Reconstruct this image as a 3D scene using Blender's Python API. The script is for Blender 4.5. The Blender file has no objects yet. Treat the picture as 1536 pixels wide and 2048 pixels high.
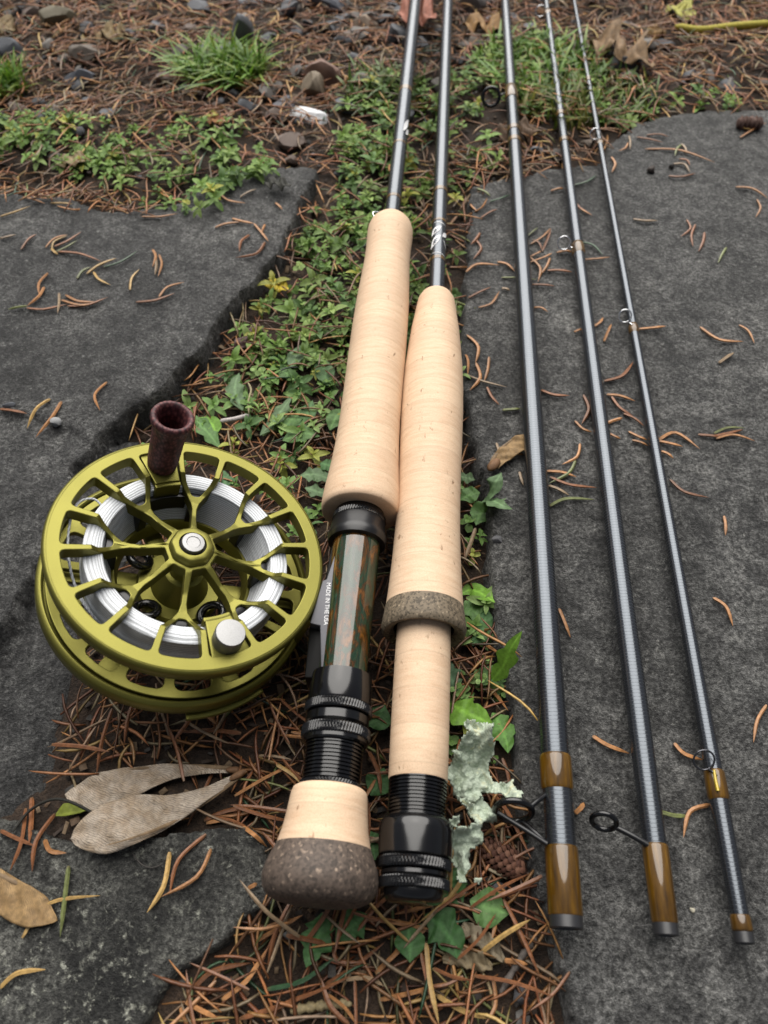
import bpy, math, random
import numpy as np
from mathutils import Vector, Matrix

SC = bpy.context.scene
COL = SC.collection
random.seed(7)
RNG = np.random.default_rng(7)

# ------------------------------------------------------------------ camera, sky, sun, exposure
CAM_H = 0.25
PITCH = math.radians(56.5)          # looking down
FPX = 2048 * 26.0 / 36.0            # focal length in pixels of the 1536x2048 photograph
cd = bpy.data.cameras.new('camera')
cam = bpy.data.objects.new('camera', cd)
COL.objects.link(cam)
cd.sensor_fit = 'VERTICAL'
cd.sensor_height = 36.0
cd.lens = 26.0
cd.clip_start = 0.01
cd.clip_end = 500
cam.location = (0, 0, CAM_H)
cam.rotation_euler = (math.pi / 2 - PITCH, 0, 0)
cd.dof.use_dof = True
cd.dof.focus_distance = 0.275
cd.dof.aperture_fstop = 13.0
SC.camera = cam

SUN_ELEV, SUN_AZ = math.radians(54), math.radians(-4)     # azimuth from +Y, positive towards +X
world = bpy.data.worlds.new('World')
SC.world = world
world.use_nodes = True
wn = world.node_tree
sky = wn.nodes.new('ShaderNodeTexSky')
sky.sky_type = 'NISHITA'
sky.sun_disc = False
sky.sun_elevation = SUN_ELEV
sky.sun_rotation = SUN_AZ
sky.air_density = 1.0
sky.dust_density = 3.0
hsv = wn.nodes.new('ShaderNodeHueSaturation')
hsv.inputs['Saturation'].default_value = 0.4
bg = wn.nodes['Background']
bg.inputs['Strength'].default_value = 0.05
wn.links.new(sky.outputs[0], hsv.inputs['Color'])
wn.links.new(hsv.outputs[0], bg.inputs['Color'])

sd = bpy.data.lights.new('sun', 'SUN')
sd.energy = 4.9
sd.angle = math.radians(74)
sd.color = (1.0, 0.965, 0.91)
sun = bpy.data.objects.new('sun', sd)
COL.objects.link(sun)
sun.rotation_euler = (-(math.pi / 2 - SUN_ELEV), 0, -SUN_AZ)

vs = SC.view_settings
vs.view_transform = 'Standard'
vs.look = 'None'
vs.gamma = 1.0
vs.use_curve_mapping = False
vs.exposure = 0.22
SC.cycles.use_denoising = True
SC.cycles.max_bounces = 8
SC.cycles.caustics_reflective = False
SC.cycles.caustics_refractive = False

# ------------------------------------------------------------------ geometry of the view
RT = np.array([1.0, 0, 0])
FW = np.array([0, math.cos(PITCH), -math.sin(PITCH)])
UP = np.array([0, math.sin(PITCH), math.cos(PITCH)])
C0 = np.array([0, 0, CAM_H])


def at(px, py, z=0.0):
    """point of the plane at height z that shows at this pixel of the photograph"""
    d = FW * FPX + RT * (px - 768) + UP * (1024 - py)
    return C0 + d * ((z - CAM_H) / d[2])


def proj(P):
    d = np.asarray(P) - C0
    z = d @ FW
    return np.stack([768 + FPX * (d @ RT) / z, 1024 - FPX * (d @ UP) / z], -1)


def depth(P):
    return float((np.asarray(P) - C0) @ FW)


# ------------------------------------------------------------------ noise
def vnoise(x, y, scale, seed):
    x = np.asarray(x, float) / scale
    y = np.asarray(y, float) / scale
    r = np.random.default_rng(seed)
    T = r.random((256, 256))
    xi = np.floor(x).astype(int)
    yi = np.floor(y).astype(int)
    fx = x - xi
    fy = y - yi
    fx = fx * fx * (3 - 2 * fx)
    fy = fy * fy * (3 - 2 * fy)
    a = T[xi & 255, yi & 255]
    b = T[(xi + 1) & 255, yi & 255]
    c = T[xi & 255, (yi + 1) & 255]
    d = T[(xi + 1) & 255, (yi + 1) & 255]
    return (a * (1 - fx) + b * fx) * (1 - fy) + (c * (1 - fx) + d * fx) * fy - 0.5


def fbm(x, y, scale, seed, octs=4, gain=0.5):
    s = 0
    a = 1.0
    for k in range(octs):
        s = s + a * vnoise(x, y, scale / 2 ** k, seed + k)
        a *= gain
    return s


def sdf(x, y, poly):
    """signed distance to a polygon, positive inside"""
    x = np.asarray(x, float)
    y = np.asarray(y, float)
    d = np.full(x.shape, 1e9)
    ins = np.zeros(x.shape, bool)
    n = len(poly)
    for i in range(n):
        ax, ay = poly[i][0], poly[i][1]
        bx, by = poly[(i + 1) % n][0], poly[(i + 1) % n][1]
        ex, ey = bx - ax, by - ay
        t = np.clip(((x - ax) * ex + (y - ay) * ey) / (ex * ex + ey * ey + 1e-18), 0, 1)
        d = np.minimum(d, (x - ax - t * ex) ** 2 + (y - ay - t * ey) ** 2)
        c = (ay > y) != (by > y)
        with np.errstate(divide='ignore', invalid='ignore'):
            xx = ax + (y - ay) * ex / (ey if ey != 0 else 1e-18)
        ins ^= c & (x < xx)
    d = np.sqrt(d)
    return np.where(ins, d, -d)


def inside_px(px, py, poly):
    return sdf(px, py, poly) > 0


# ------------------------------------------------------------------ materials
class NG:
    def __init__(s, name):
        s.m = bpy.data.materials.new(name)
        s.m.use_nodes = True
        s.t = s.m.node_tree
        s.p = s.t.nodes['Principled BSDF']
        s.out = s.t.nodes['Material Output']

    def n(s, typ, ins=None, **props):
        nd = s.t.nodes.new('ShaderNode' + typ)
        for k, v in props.items():
            setattr(nd, k, v)
        for k, v in (ins or {}).items():
            if hasattr(v, 'is_linked') or isinstance(v, bpy.types.NodeSocket):
                s.t.links.new(v, nd.inputs[k])
            else:
                nd.inputs[k].default_value = v
        return nd

    def coord(s, scale=(1, 1, 1), kind='Object'):
        tc = s.n('TexCoord')
        mp = s.n('Mapping', {'Vector': tc.outputs[kind], 'Scale': scale})
        return mp.outputs[0]

    def noise(s, vec, scale, detail=4, rough=0.55, dist=0.0):
        return s.n('TexNoise', {'Vector': vec, 'Scale': scale, 'Detail': detail, 'Roughness': rough,
                                'Distortion': dist}).outputs['Fac']

    def ramp(s, fac, stops, interp='LINEAR'):
        r = s.n('ValToRGB', {'Fac': fac})
        cr = r.color_ramp
        cr.interpolation = interp
        while len(cr.elements) < len(stops):
            cr.elements.new(0.5)
        for e, (p, c) in zip(cr.elements, stops):
            e.position = p
            e.color = (*c, 1) if isinstance(c, tuple) else (c, c, c, 1)
        return r.outputs['Color']

    def mix(s, fac, a, b, mode='MIX'):
        nd = s.n('Mix', data_type='RGBA', blend_type=mode)
        for sock, v in ((nd.inputs[0], fac), (nd.inputs[6], a), (nd.inputs[7], b)):
            if isinstance(v, bpy.types.NodeSocket):
                s.t.links.new(v, sock)
            else:
                sock.default_value = (*v, 1) if isinstance(v, tuple) else v
        return nd.outputs[2]

    def math(s, op, a, b=0.0, c=0.0):
        nd = s.n('Math', operation=op)
        for i, v in enumerate((a, b, c)):
            if isinstance(v, bpy.types.NodeSocket):
                s.t.links.new(v, nd.inputs[i])
            else:
                nd.inputs[i].default_value = v
        return nd.outputs[0]

    def set(s, **kw):
        for k, v in kw.items():
            sock = s.p.inputs[k.replace('_', ' ')]
            if isinstance(v, bpy.types.NodeSocket):
                s.t.links.new(v, sock)
            else:
                sock.default_value = (*v, 1) if isinstance(v, tuple) and len(v) == 3 else v
        return s

    def bump(s, h, strength=0.3, dist=0.001):
        b = s.n('Bump', {'Height': h, 'Strength': strength, 'Distance': dist})
        s.t.links.new(b.outputs[0], s.p.inputs['Normal'])
        return s


def simple(name, base, rough=0.5, metal=0.0, coat=0.0, ior=1.5, grain=0.0, gscale=3000):
    g = NG(name)
    g.set(Base_Color=base, Roughness=rough, Metallic=metal, IOR=ior, Coat_Weight=coat, Coat_Roughness=0.08)
    if grain:
        v = g.coord()
        f = g.noise(v, gscale, 2)
        g.set(Base_Color=g.mix(1.0, base, g.ramp(f, [(0.25, 1 - grain), (0.75, 1 + grain * 0.0)]), 'MULTIPLY'))
        g.bump(f, 0.15, 0.0002)
    return g.m


def stone_mat(name, dark, mid, light, speck, seed, patch=0.5):
    g = NG(name)
    tc = g.n('TexCoord')
    mp = g.n('Mapping', {'Vector': tc.outputs['Object'], 'Location': (seed * 1.7, seed * 0.9, seed)})
    v = mp.outputs[0]
    big = g.noise(v, 22, 5, 0.6, 0.6)
    med = g.noise(v, 130, 7, 0.72, 0.5)
    fine = g.noise(v, 700, 4, 0.75)
    grit = g.noise(v, 2200, 2, 0.7)
    c = g.ramp(big, [(0.34, dark), (0.52, mid), (0.70, light)])
    c = g.mix(g.ramp(med, [(0.40, 0.0), (0.60, 1.0)]), g.mix(1.0, c, (0.34, 0.34, 0.35), 'MULTIPLY'), c)
    spn = g.noise(v, 240, 5, 0.8, 0.4)
    spots = g.ramp(spn, [(0.55, 0.0), (0.63, patch)])
    gate = g.ramp(g.noise(v, 34, 3, 0.6), [(0.42, 0.12), (0.60, 1.0)])
    c = g.mix(g.math('MULTIPLY', spots, gate), c, speck)
    wv = g.n('VectorMath', {0: v, 1: g.n('VectorMath', {0: g.n('TexNoise', {'Vector': v, 'Scale': 500, 'Detail': 3}).outputs['Color'], 1: (0.005, 0.005, 0.005)}, operation='MULTIPLY').outputs[0]}, operation='ADD').outputs[0]
    vo = g.n('TexVoronoi', {'Vector': wv, 'Scale': 330, 'Randomness': 1.0})
    dot = g.math('MULTIPLY', g.ramp(vo.outputs['Distance'], [(0.10, 1.0), (0.36, 0.0)]), g.ramp(g.n('RGBToBW', {0: vo.outputs['Color']}).outputs[0], [(0.68, 0.0), (0.85, 0.7)]))
    c = g.mix(dot, c, speck)
    pit = g.ramp(g.noise(v, 420, 4, 0.7), [(0.32, 1.0), (0.40, 0.0)])
    c = g.mix(g.math('MULTIPLY', pit, 0.75), c, (0.010, 0.010, 0.010))
    c = g.mix(1.0, c, g.ramp(fine, [(0.36, 0.22), (0.5, 0.92), (0.64, 1.95)]), 'MULTIPLY')
    c = g.mix(1.0, c, g.ramp(grit, [(0.3, 0.72), (0.5, 1.0), (0.72, 1.45)]), 'MULTIPLY')
    # thin cleavage layers: terraces of a warped noise, their rims crisp
    lay = g.noise(v, 26, 6, 0.62, 0.8)
    terr = g.math('DIVIDE', g.math('FLOOR', g.math('MULTIPLY', lay, 16.0)), 16.0)
    g.set(Base_Color=c, Roughness=g.math('ADD', 0.5, g.math('MULTIPLY', fine, 0.3)), IOR=1.5)
    h = g.math('ADD', g.math('ADD', g.math('MULTIPLY', med, 0.45), g.math('MULTIPLY', fine, 0.55)), g.math('ADD', g.math('MULTIPLY', grit, 0.3), g.math('MULTIPLY', terr, 2.4)))
    g.bump(h, 1.0, 0.0048)
    return g.m


M = {}
M['slate_smooth'] = stone_mat('slate_smooth', (0.050, 0.050, 0.049), (0.102, 0.101, 0.098), (0.180, 0.178, 0.169), (0.26, 0.26, 0.245), 1, 0.6)
M['slate_grey'] = stone_mat('slate_grey', (0.076, 0.076, 0.073), (0.132, 0.131, 0.126), (0.195, 0.193, 0.183), (0.27, 0.268, 0.25), 4, 0.45)
M['slate_lichen'] = stone_mat('slate_lichen', (0.035, 0.035, 0.032), (0.13, 0.13, 0.117), (0.24, 0.238, 0.21), (0.40, 0.405, 0.34), 9, 0.9)


def soil_mat():
    g = NG('dark_soil')
    v = g.coord()
    a = g.noise(v, 120, 6, 0.7)
    b = g.noise(v, 900, 3, 0.7)
    c = g.ramp(a, [(0.3, (0.014, 0.009, 0.006)), (0.55, (0.040, 0.025, 0.016)), (0.8, (0.085, 0.055, 0.034))])
    c = g.mix(1.0, c, g.ramp(b, [(0.3, 0.5), (0.7, 1.5)]), 'MULTIPLY')
    g.set(Base_Color=c, Roughness=0.95)
    g.bump(g.math('ADD', a, g.math('MULTIPLY', b, 0.5)), 1.0, 0.003)
    return g.m


M['soil'] = soil_mat()


def tint_mat(name, rough=0.5, trans=0.0, streak=0.0, sscale=900, coat=0.0, ior=1.45):
    """base colour from the object's own 'tint' attribute, with fine variation"""
    g = NG(name)
    at_ = g.n('Attribute', attribute_name='tint')
    v = g.coord()
    f = g.noise(v, sscale, 3, 0.6)
    c = g.mix(1.0, at_.outputs['Color'], g.ramp(f, [(0.25, 1.0 - streak), (0.7, 1.0 + streak * 0.35)]), 'MULTIPLY')
    g.set(Base_Color=c, Roughness=rough, IOR=ior, Coat_Weight=coat)
    g.bump(f, 0.25, 0.0006)
    if trans:
        tr = g.n('BsdfTranslucent', {'Color': c})
        mx = g.n('MixShader', {0: trans, 1: g.p.outputs[0], 2: tr.outputs[0]})
        g.t.links.new(mx.outputs[0], g.out.inputs['Surface'])
    return g.m


M['needle'] = tint_mat('dry_needle', 0.42, 0.0, 0.45, 700)
M['leaf'] = tint_mat('green_leaf', 0.55, 0.25, 0.35, 600, 0, 1.35)
M['grass'] = tint_mat('grass_blade', 0.45, 0.25, 0.3, 400)
M['dry_leaf'] = tint_mat('dry_leaf', 0.7, 0.12, 0.5, 350)
M['pebble'] = tint_mat('pebble_stone', 0.7, 0.0, 0.5, 500)
M['bits'] = tint_mat('plant_bits', 0.75, 0.0, 0.5, 900)


def samara_mat(name, c0, c1):
    g = NG(name)
    at_ = g.n('Attribute', attribute_name='uvw')
    sp = g.n('SeparateXYZ', {0: at_.outputs['Vector']})
    v = g.coord()
    wob = g.noise(v, 130, 3, 0.6)
    # veins leave the rib at a slant and bend outwards
    ph = g.math('ADD', g.math('ADD', g.math('MULTIPLY', sp.outputs[0], 52.0), g.math('MULTIPLY', sp.outputs[1], 70.0)), g.math('MULTIPLY', wob, 7.0))
    w = g.ramp(g.math('ABSOLUTE', g.math('SUBTRACT', g.math('FRACT', ph), 0.5)), [(0.0, 0.0), (0.16, 1.0)])
    fine_ = g.noise(g.coord((700, 700, 300)), 1.0, 3, 0.6)
    nz = g.noise(v, 200, 4, 0.6)
    c = g.mix(g.ramp(nz, [(0.40, 0.0), (0.60, 1.0)]), c0, c1)
    c = g.mix(1.0, c, g.ramp(w, [(0.0, 0.45), (1.0, 1.06)]), 'MULTIPLY')
    c = g.mix(1.0, c, g.ramp(fine_, [(0.3, 0.72), (0.6, 1.1)]), 'MULTIPLY')
    g.set(Base_Color=c, Roughness=0.65)
    g.bump(w, 0.5, 0.0005)
    return g.m


M['samara_pale'] = samara_mat('samara_pale', (0.37, 0.31, 0.245), (0.27, 0.205, 0.14))
M['samara_tan'] = samara_mat('samara_tan', (0.30, 0.19, 0.08), (0.20, 0.12, 0.045))


def cork_mat():
    g = NG('natural_cork')
    tc = g.n('TexCoord')
    o = tc.outputs['Object']
    sep = g.n('SeparateXYZ', {0: o})
    ring = g.math('FLOOR', g.math('MULTIPLY', sep.outputs['Y'], 1 / 0.0118))
    tone = g.n('TexWhiteNoise', {'W': ring}, noise_dimensions='1D').outputs['Value']
    mp = g.n('Mapping', {'Vector': o, 'Scale': (70, 520, 70)})
    ringv = g.n('CombineXYZ', {0: g.math('MULTIPLY', tone, 9.0), 1: 0.0, 2: g.math('MULTIPLY', tone, 5.0)}).outputs[0]
    vv = g.n('VectorMath', {0: mp.outputs[0], 1: ringv}, operation='ADD').outputs[0]
    grain = g.noise(vv, 1.0, 5, 0.6, 1.2)
    c = g.ramp(grain, [(0.26, (0.575, 0.395, 0.255)), (0.5, (0.642, 0.465, 0.315)), (0.74, (0.688, 0.518, 0.357))])
    c = g.mix(1.0, c, g.ramp(tone, [(0.0, (0.97, 0.95, 0.945)), (1.0, (1.04, 1.035, 1.03))]), 'MULTIPLY')
    fleck = g.n('Mapping', {'Vector': o, 'Scale': (520, 260, 520)})
    fn = g.noise(fleck.outputs[0], 1.0, 3, 0.6, 0.6)
    gate = g.noise(o, 120, 2)
    fl = g.math('MULTIPLY', g.ramp(fn, [(0.635, 0.0), (0.70, 0.8)]), g.ramp(gate, [(0.48, 0.0), (0.60, 1.0)]))
    c = g.mix(fl, c, (0.20, 0.11, 0.055))
    fine = g.noise(o, 2600, 2, 0.6)
    c = g.mix(1.0, c, g.ramp(fine, [(0.3, 0.88), (0.6, 1.04)]), 'MULTIPLY')
    joint = g.math('FRACT', g.math('MULTIPLY', sep.outputs['Y'], 1 / 0.0118))
    jl = g.ramp(joint, [(0.0, 0.86), (0.025, 1.0), (0.975, 1.0), (1.0, 0.86)])
    c = g.mix(1.0, c, jl, 'MULTIPLY')
    g.set(Base_Color=c, Roughness=0.62, IOR=1.4)
    g.bump(g.math('SUBTRACT', g.math('ADD', g.math('MULTIPLY', grain, .3), g.math('MULTIPLY', fine, 0.3)), g.math('MULTIPLY', fl, 1.2)), 0.35, 0.0005)
    return g.m


M['cork'] = cork_mat()


def speck_mat(name, lo, mid, hi, scale):
    g = NG(name)
    o = g.coord()
    a = g.n('TexVoronoi', {'Vector': o, 'Scale': scale}).outputs['Color']
    bw = g.n('RGBToBW', {0: a}).outputs[0]
    nz = g.noise(o, scale * 0.5, 3, 0.7)
    f = g.math('ADD', g.math('MULTIPLY', bw, 0.6), g.math('MULTIPLY', nz, 0.4))
    c = g.ramp(f, [(0.30, lo), (0.55, mid), (0.70, mid), (0.82, hi)])
    g.set(Base_Color=c, Roughness=0.68)
    g.bump(f, 0.35, 0.0004)
    return g.m


M['rubber_cork'] = speck_mat('dark_rubber_cork', (0.042, 0.031, 0.024), (0.098, 0.072, 0.056), (0.36, 0.27, 0.20), 1300)
M['rubber_cork_light'] = speck_mat('grey_rubber_cork', (0.055, 0.042, 0.026), (0.165, 0.128, 0.085), (0.38, 0.30, 0.20), 1500)


def blank_mat():
    g = NG('graphite_blank')
    tc = g.n('TexCoord')
    o = tc.outputs['Object']
    sep = g.n('SeparateXYZ', {0: o})
    fr = g.math('FRACT', g.math('ADD', g.math('MULTIPLY', sep.outputs['Y'], 1 / 0.00125), g.math('MULTIPLY', g.noise(o, 200, 1), 0.3)))
    line = g.ramp(fr, [(0.0, 0.0), (0.10, 1.0), (0.88, 1.0), (1.0, 0.0)])
    nz = g.noise(o, 1500, 2)
    c = g.mix(line, (0.003, 0.003, 0.0035), (0.011, 0.0115, 0.0135))
    g.set(Base_Color=c, Roughness=g.math('ADD', g.math('SUBTRACT', 0.46, g.math('MULTIPLY', line, 0.30)), g.math('MULTIPLY', nz, 0.12)), IOR=1.95, Metallic=0.0, Specular_Tint=(0.82, 0.90, 1.0))
    g.bump(g.math('ADD', line, g.math('MULTIPLY', nz, 0.25)), 0.16, 0.00012)
    return g.m


M['blank'] = blank_mat()
M['black'] = simple('black_anodised', (0.004, 0.004, 0.0045), 0.16, 0.0, 0.0, 1.55)
M['black_satin'] = simple('black_satin', (0.006, 0.006, 0.007), 0.32, 0.0, 0.0, 1.5)
M['black_inside'] = simple('black_inside', (0.0025, 0.0025, 0.0025), 0.5, 0, 0, 1.25)
M['plate'] = simple('grey_plate', (0.085, 0.085, 0.095), 0.45, 0.5, 0.0, 1.5, 0.15, 4000)
M['white_print'] = simple('white_print', (0.72, 0.72, 0.72), 0.5)
M['steel'] = simple('brushed_steel', (0.29, 0.29, 0.29), 0.42, 0.9, 0, 1.5, 0.2, 2500)
M['dark_wire'] = simple('dark_wire', (0.10, 0.10, 0.11), 0.18, 0.9)
M['wire'] = simple('bright_wire', (0.75, 0.76, 0.78), 0.22, 1.0)
M['cap'] = simple('grey_black_ferrule', (0.020, 0.020, 0.022), 0.38, 0.0, 0.0, 1.6)
M['yellow_foot'] = simple('yellow_varnish', (0.42, 0.30, 0.02), 0.2, 0.2, 0.6)


def olive_mat():
    g = NG('olive_anodised')
    o = g.coord()
    f = g.noise(o, 3500, 2, 0.6)
    big = g.noise(o, 60, 3)
    c = g.mix(1.0, (0.185, 0.172, 0.036), g.ramp(f, [(0.25, 0.86), (0.7, 1.08)]), 'MULTIPLY')
    c = g.mix(1.0, c, g.ramp(big, [(0.3, 0.92), (0.7, 1.04)]), 'MULTIPLY')
    g.set(Base_Color=c, Roughness=0.40, Metallic=0.75, IOR=1.5)
    g.bump(f, 0.12, 0.0001)
    return g.m


M['olive'] = olive_mat()


def wrap_mat():
    g = NG('amber_thread_wrap')
    o = g.coord()
    sep = g.n('SeparateXYZ', {0: o})
    w = g.math('SINE', g.math('MULTIPLY', sep.outputs['Y'], 2 * math.pi / 0.00022))
    nz = g.noise(g.coord((500, 60, 500)), 1.0, 4, 0.6)
    c = g.ramp(nz, [(0.3, (0.034, 0.015, 0.0006)), (0.55, (0.095, 0.044, 0.0016)), (0.8, (0.21, 0.105, 0.005))])
    g.set(Base_Color=c, Roughness=0.45, Coat_Weight=0.9, Coat_Roughness=0.09, IOR=1.3, Coat_IOR=1.6)
    g.bump(g.math('ADD', nz, g.math('MULTIPLY', w, 0.05)), 0.3, 0.0003)
    return g.m


M['wrap'] = wrap_mat()


def burl_mat():
    g = NG('stabilised_burl')
    v = g.coord((300, 110, 300))
    a = g.noise(v, 0.5, 6, 0.65, 2.2)
    w = g.noise(g.coord((420, 60, 420)), 1.0, 5, 0.7, 2.0)
    c = g.ramp(a, [(0.30, (0.006, 0.030, 0.016)), (0.46, (0.020, 0.042, 0.020)), (0.52, (0.050, 0.026, 0.008)),
                   (0.62, (0.14, 0.055, 0.010)), (0.80, (0.24, 0.10, 0.025))])
    c = g.mix(1.0, c, g.ramp(w, [(0.3, 0.35), (0.65, 1.25)]), 'MULTIPLY')
    g.set(Base_Color=c, Roughness=0.10, Coat_Weight=0.0, IOR=1.68)
    return g.m


M['burl'] = burl_mat()


def line_mat():
    g = NG('white_backing')
    o = g.coord((1, 1, 1))
    f = g.noise(o, 1800, 3, 0.6)
    sp = g.n('SeparateXYZ', {0: o})
    r = g.math('SQRT', g.math('ADD', g.math('MULTIPLY', sp.outputs[0], sp.outputs[0]), g.math('MULTIPLY', sp.outputs[1], sp.outputs[1])))
    jit = g.math('MULTIPLY', g.noise(o, 90, 2), 0.0011)
    q = g.math('ADD', g.math('ADD', r, g.math('MULTIPLY', sp.outputs[2], 1.0)), jit)
    w = g.math('SINE', g.math('MULTIPLY', q, 2 * math.pi / 0.0010))
    str_ = g.n('TexNoise', {'W': g.math('MULTIPLY', q, 1500.0), 'Detail': 2.0}, noise_dimensions='1D').outputs['Fac']
    c = g.mix(1.0, (0.80, 0.83, 0.86), g.ramp(g.math('ADD', g.math('MULTIPLY', w, 0.22), str_), [(0.22, 0.42), (0.55, 0.95), (0.8, 1.05)]), 'MULTIPLY')
    c = g.mix(1.0, c, g.ramp(f, [(0.3, 0.86), (0.65, 1.04)]), 'MULTIPLY')
    g.set(Base_Color=c, Roughness=0.5)
    g.bump(g.math('ADD', w, str_), 0.35, 0.0002)
    return g.m


M['line'] = line_mat()


def knit_mat():
    g = NG('burgundy_weave')
    o = g.coord()
    f = g.n('TexVoronoi', {'Vector': g.coord((900, 900, 600)), 'Scale': 1.0}).outputs['Distance']
    c = g.ramp(f, [(0.1, (0.17, 0.060, 0.056)), (0.5, (0.075, 0.018, 0.021)), (0.8, (0.028, 0.007, 0.009))])
    g.set(Base_Color=c, Roughness=0.6)
    g.bump(f, -0.9, 0.0006)
    return g.m


M['knit'] = knit_mat()


def lichen_mat():
    g = NG('pale_lichen')
    o = g.coord()
    a = g.noise(o, 160, 5, 0.65, 0.6)
    b = g.n('TexVoronoi', {'Vector': o, 'Scale': 900}).outputs['Distance']
    c = g.ramp(a, [(0.3, (0.25, 0.30, 0.20)), (0.45, (0.40, 0.47, 0.37)), (0.58, (0.47, 0.54, 0.43)), (0.68, (0.56, 0.56, 0.36))])
    c = g.mix(1.0, c, g.ramp(b, [(0.0, 1.08), (0.7, 0.75)]), 'MULTIPLY')
    g.set(Base_Color=c, Roughness=0.85)
    g.bump(g.math('ADD', a, g.math('MULTIPLY', b, -0.4)), 0.7, 0.0012)
    return g.m


M['lichen'] = lichen_mat()


# ------------------------------------------------------------------ object helpers
def new_mesh(name, verts, faces, mat=None, smooth=None, tint=None):
    me = bpy.data.meshes.new(name)
    me.from_pydata([tuple(map(float, v)) for v in verts], [], [tuple(map(int, f)) for f in faces])
    finish(me, mat, smooth, tint)
    return me


def finish(me, mat=None, smooth=None, tint=None):
    if mat:
        me.materials.append(mat)
    if tint is not None:
        a = me.attributes.new('tint', 'FLOAT_COLOR', 'POINT')
        n = len(me.vertices)
        t = np.ones((n, 4), np.float32)
        t[:, :3] = tint
        a.data.foreach_set('color', t.ravel())
    if smooth is not None:
        me.polygons.foreach_set('use_smooth', np.ones(len(me.polygons), bool))
        if smooth < 179:
            me.set_sharp_from_angle(angle=math.radians(smooth))
    me.update()


def big_mesh(name, V, Fa, mat, tint=None, smooth=True):
    V = np.asarray(V, np.float32)
    Fa = np.asarray(Fa, np.int32)
    k = Fa.shape[1]
    me = bpy.data.meshes.new(name)
    me.vertices.add(len(V))
    me.vertices.foreach_set('co', V.ravel())
    me.loops.add(Fa.size)
    me.loops.foreach_set('vertex_index', Fa.ravel())
    me.polygons.add(len(Fa))
    me.polygons.foreach_set('loop_start', np.arange(0, Fa.size, k, dtype=np.int32))
    if smooth:
        me.polygons.foreach_set('use_smooth', np.ones(len(Fa), bool))
    me.materials.append(mat)
    if tint is not None:
        a = me.attributes.new('tint', 'FLOAT_COLOR', 'POINT')
        t = np.ones((len(V), 4), np.float32)
        t[:, :3] = tint
        a.data.foreach_set('color', t.ravel())
    me.update(calc_edges=True)
    me.validate()
    return me


def link(name, me, parent=None):
    o = bpy.data.objects.new(name, me)
    COL.objects.link(o)
    if parent is not None:
        o.parent = parent
    return o


def tag(o, label=None, cat=None, group=None, kind=None):
    if label:
        o['label'] = label
    if cat:
        o['category'] = cat
    if group:
        o['group'] = group
    if kind:
        o['kind'] = kind
    return o


def thing(name, label, cat, loc, rot=None, group=None):
    o = bpy.data.objects.new(name, None)
    COL.objects.link(o)
    o.empty_display_size = 0.01
    if rot is None:
        o.location = loc
    else:
        o.matrix_world = Matrix.Translation(Vector(loc)) @ rot.to_4x4()
    return tag(o, label, cat, group)


def lathe(name, prof, mat, parent, seg=56, axis='Y', cap=True, smooth=38, knurl=None):
    """prof: list of (t along axis, radius); knurl = (teeth, depth, slant)"""
    V, Fa = [], []
    n = len(prof)
    for i, (t, r) in enumerate(prof):
        for k in range(seg):
            a = 2 * math.pi * k / seg
            rr = r
            if knurl and 0 < i < n - 1:
                ph = (a * knurl[0] / (2 * math.pi) + knurl[2] * i / (n - 1)) % 1.0
                rr = r + knurl[1] * (abs(ph - 0.5) * 2 - 0.5)
            c, s = rr * math.cos(a), rr * math.sin(a)
            V.append((c, t, s) if axis == 'Y' else (c, s, t))
    for i in range(n - 1):
        for k in range(seg):
            a, b = i * seg + k, i * seg + (k + 1) % seg
            f = (a, b, b + seg, a + seg)
            Fa.append(f[::-1] if axis == 'Y' else f)
    if cap:
        c0 = tuple(range(seg))
        c1 = tuple(range((n - 1) * seg, n * seg))
        Fa.append(c0 if axis == 'Y' else c0[::-1])
        Fa.append(c1[::-1] if axis == 'Y' else c1)
    return link(name, new_mesh(name, V, Fa, mat, smooth), parent)


def tube_data(pts, rad, sides=8, closed=False, flat=1.0):
    P = np.asarray(pts, float)
    n = len(P)
    rad = np.full(n, rad) if np.isscalar(rad) else np.asarray(rad, float)
    V, Fa = [], []
    prevu = None
    for i in range(n):
        if closed:
            t = P[(i + 1) % n] - P[i - 1]
        else:
            t = P[min(i + 1, n - 1)] - P[max(i - 1, 0)]
        t = t / (np.linalg.norm(t) + 1e-12)
        if prevu is None:
            ref = np.array([0, 0, 1.0]) if abs(t[2]) < 0.9 else np.array([1.0, 0, 0])
            u = np.cross(ref, t)
        else:
            u = prevu - t * (prevu @ t)
        u /= np.linalg.norm(u)
        prevu = u
        w = np.cross(t, u)
        for k in range(sides):
            a = 2 * math.pi * k / sides
            V.append(P[i] + rad[i] * (math.cos(a) * u + flat * math.sin(a) * w))
    m = n if closed else n - 1
    for i in range(m):
        for k in range(sides):
            j = ((i + 1) % n) * sides
            Fa.append((i * sides + k, i * sides + (k + 1) % sides, j + (k + 1) % sides, j + k))
    if not closed:
        Fa.append(tuple(range(sides))[::-1])
        Fa.append(tuple(range((n - 1) * sides, n * sides)))
    return V, Fa


def spline(pts, n=24, closed=False):
    """Catmull-Rom through points"""
    P = np.asarray(pts, float)
    out = []
    m = len(P)
    segs = m if closed else m - 1
    per = max(2, n // segs)
    for i in range(segs):
        if closed:
            p0, p1, p2, p3 = P[i - 1], P[i], P[(i + 1) % m], P[(i + 2) % m]
        else:
            p0, p1, p2, p3 = P[max(i - 1, 0)], P[i], P[i + 1], P[min(i + 2, m - 1)]
        for k in range(per):
            t = k / per
            out.append(0.5 * ((2 * p1) + (-p0 + p2) * t + (2 * p0 - 5 * p1 + 4 * p2 - p3) * t * t + (-p0 + 3 * p1 - 3 * p2 + p3) * t ** 3))
    if not closed:
        out.append(P[-1])
    return np.array(out)


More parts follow.
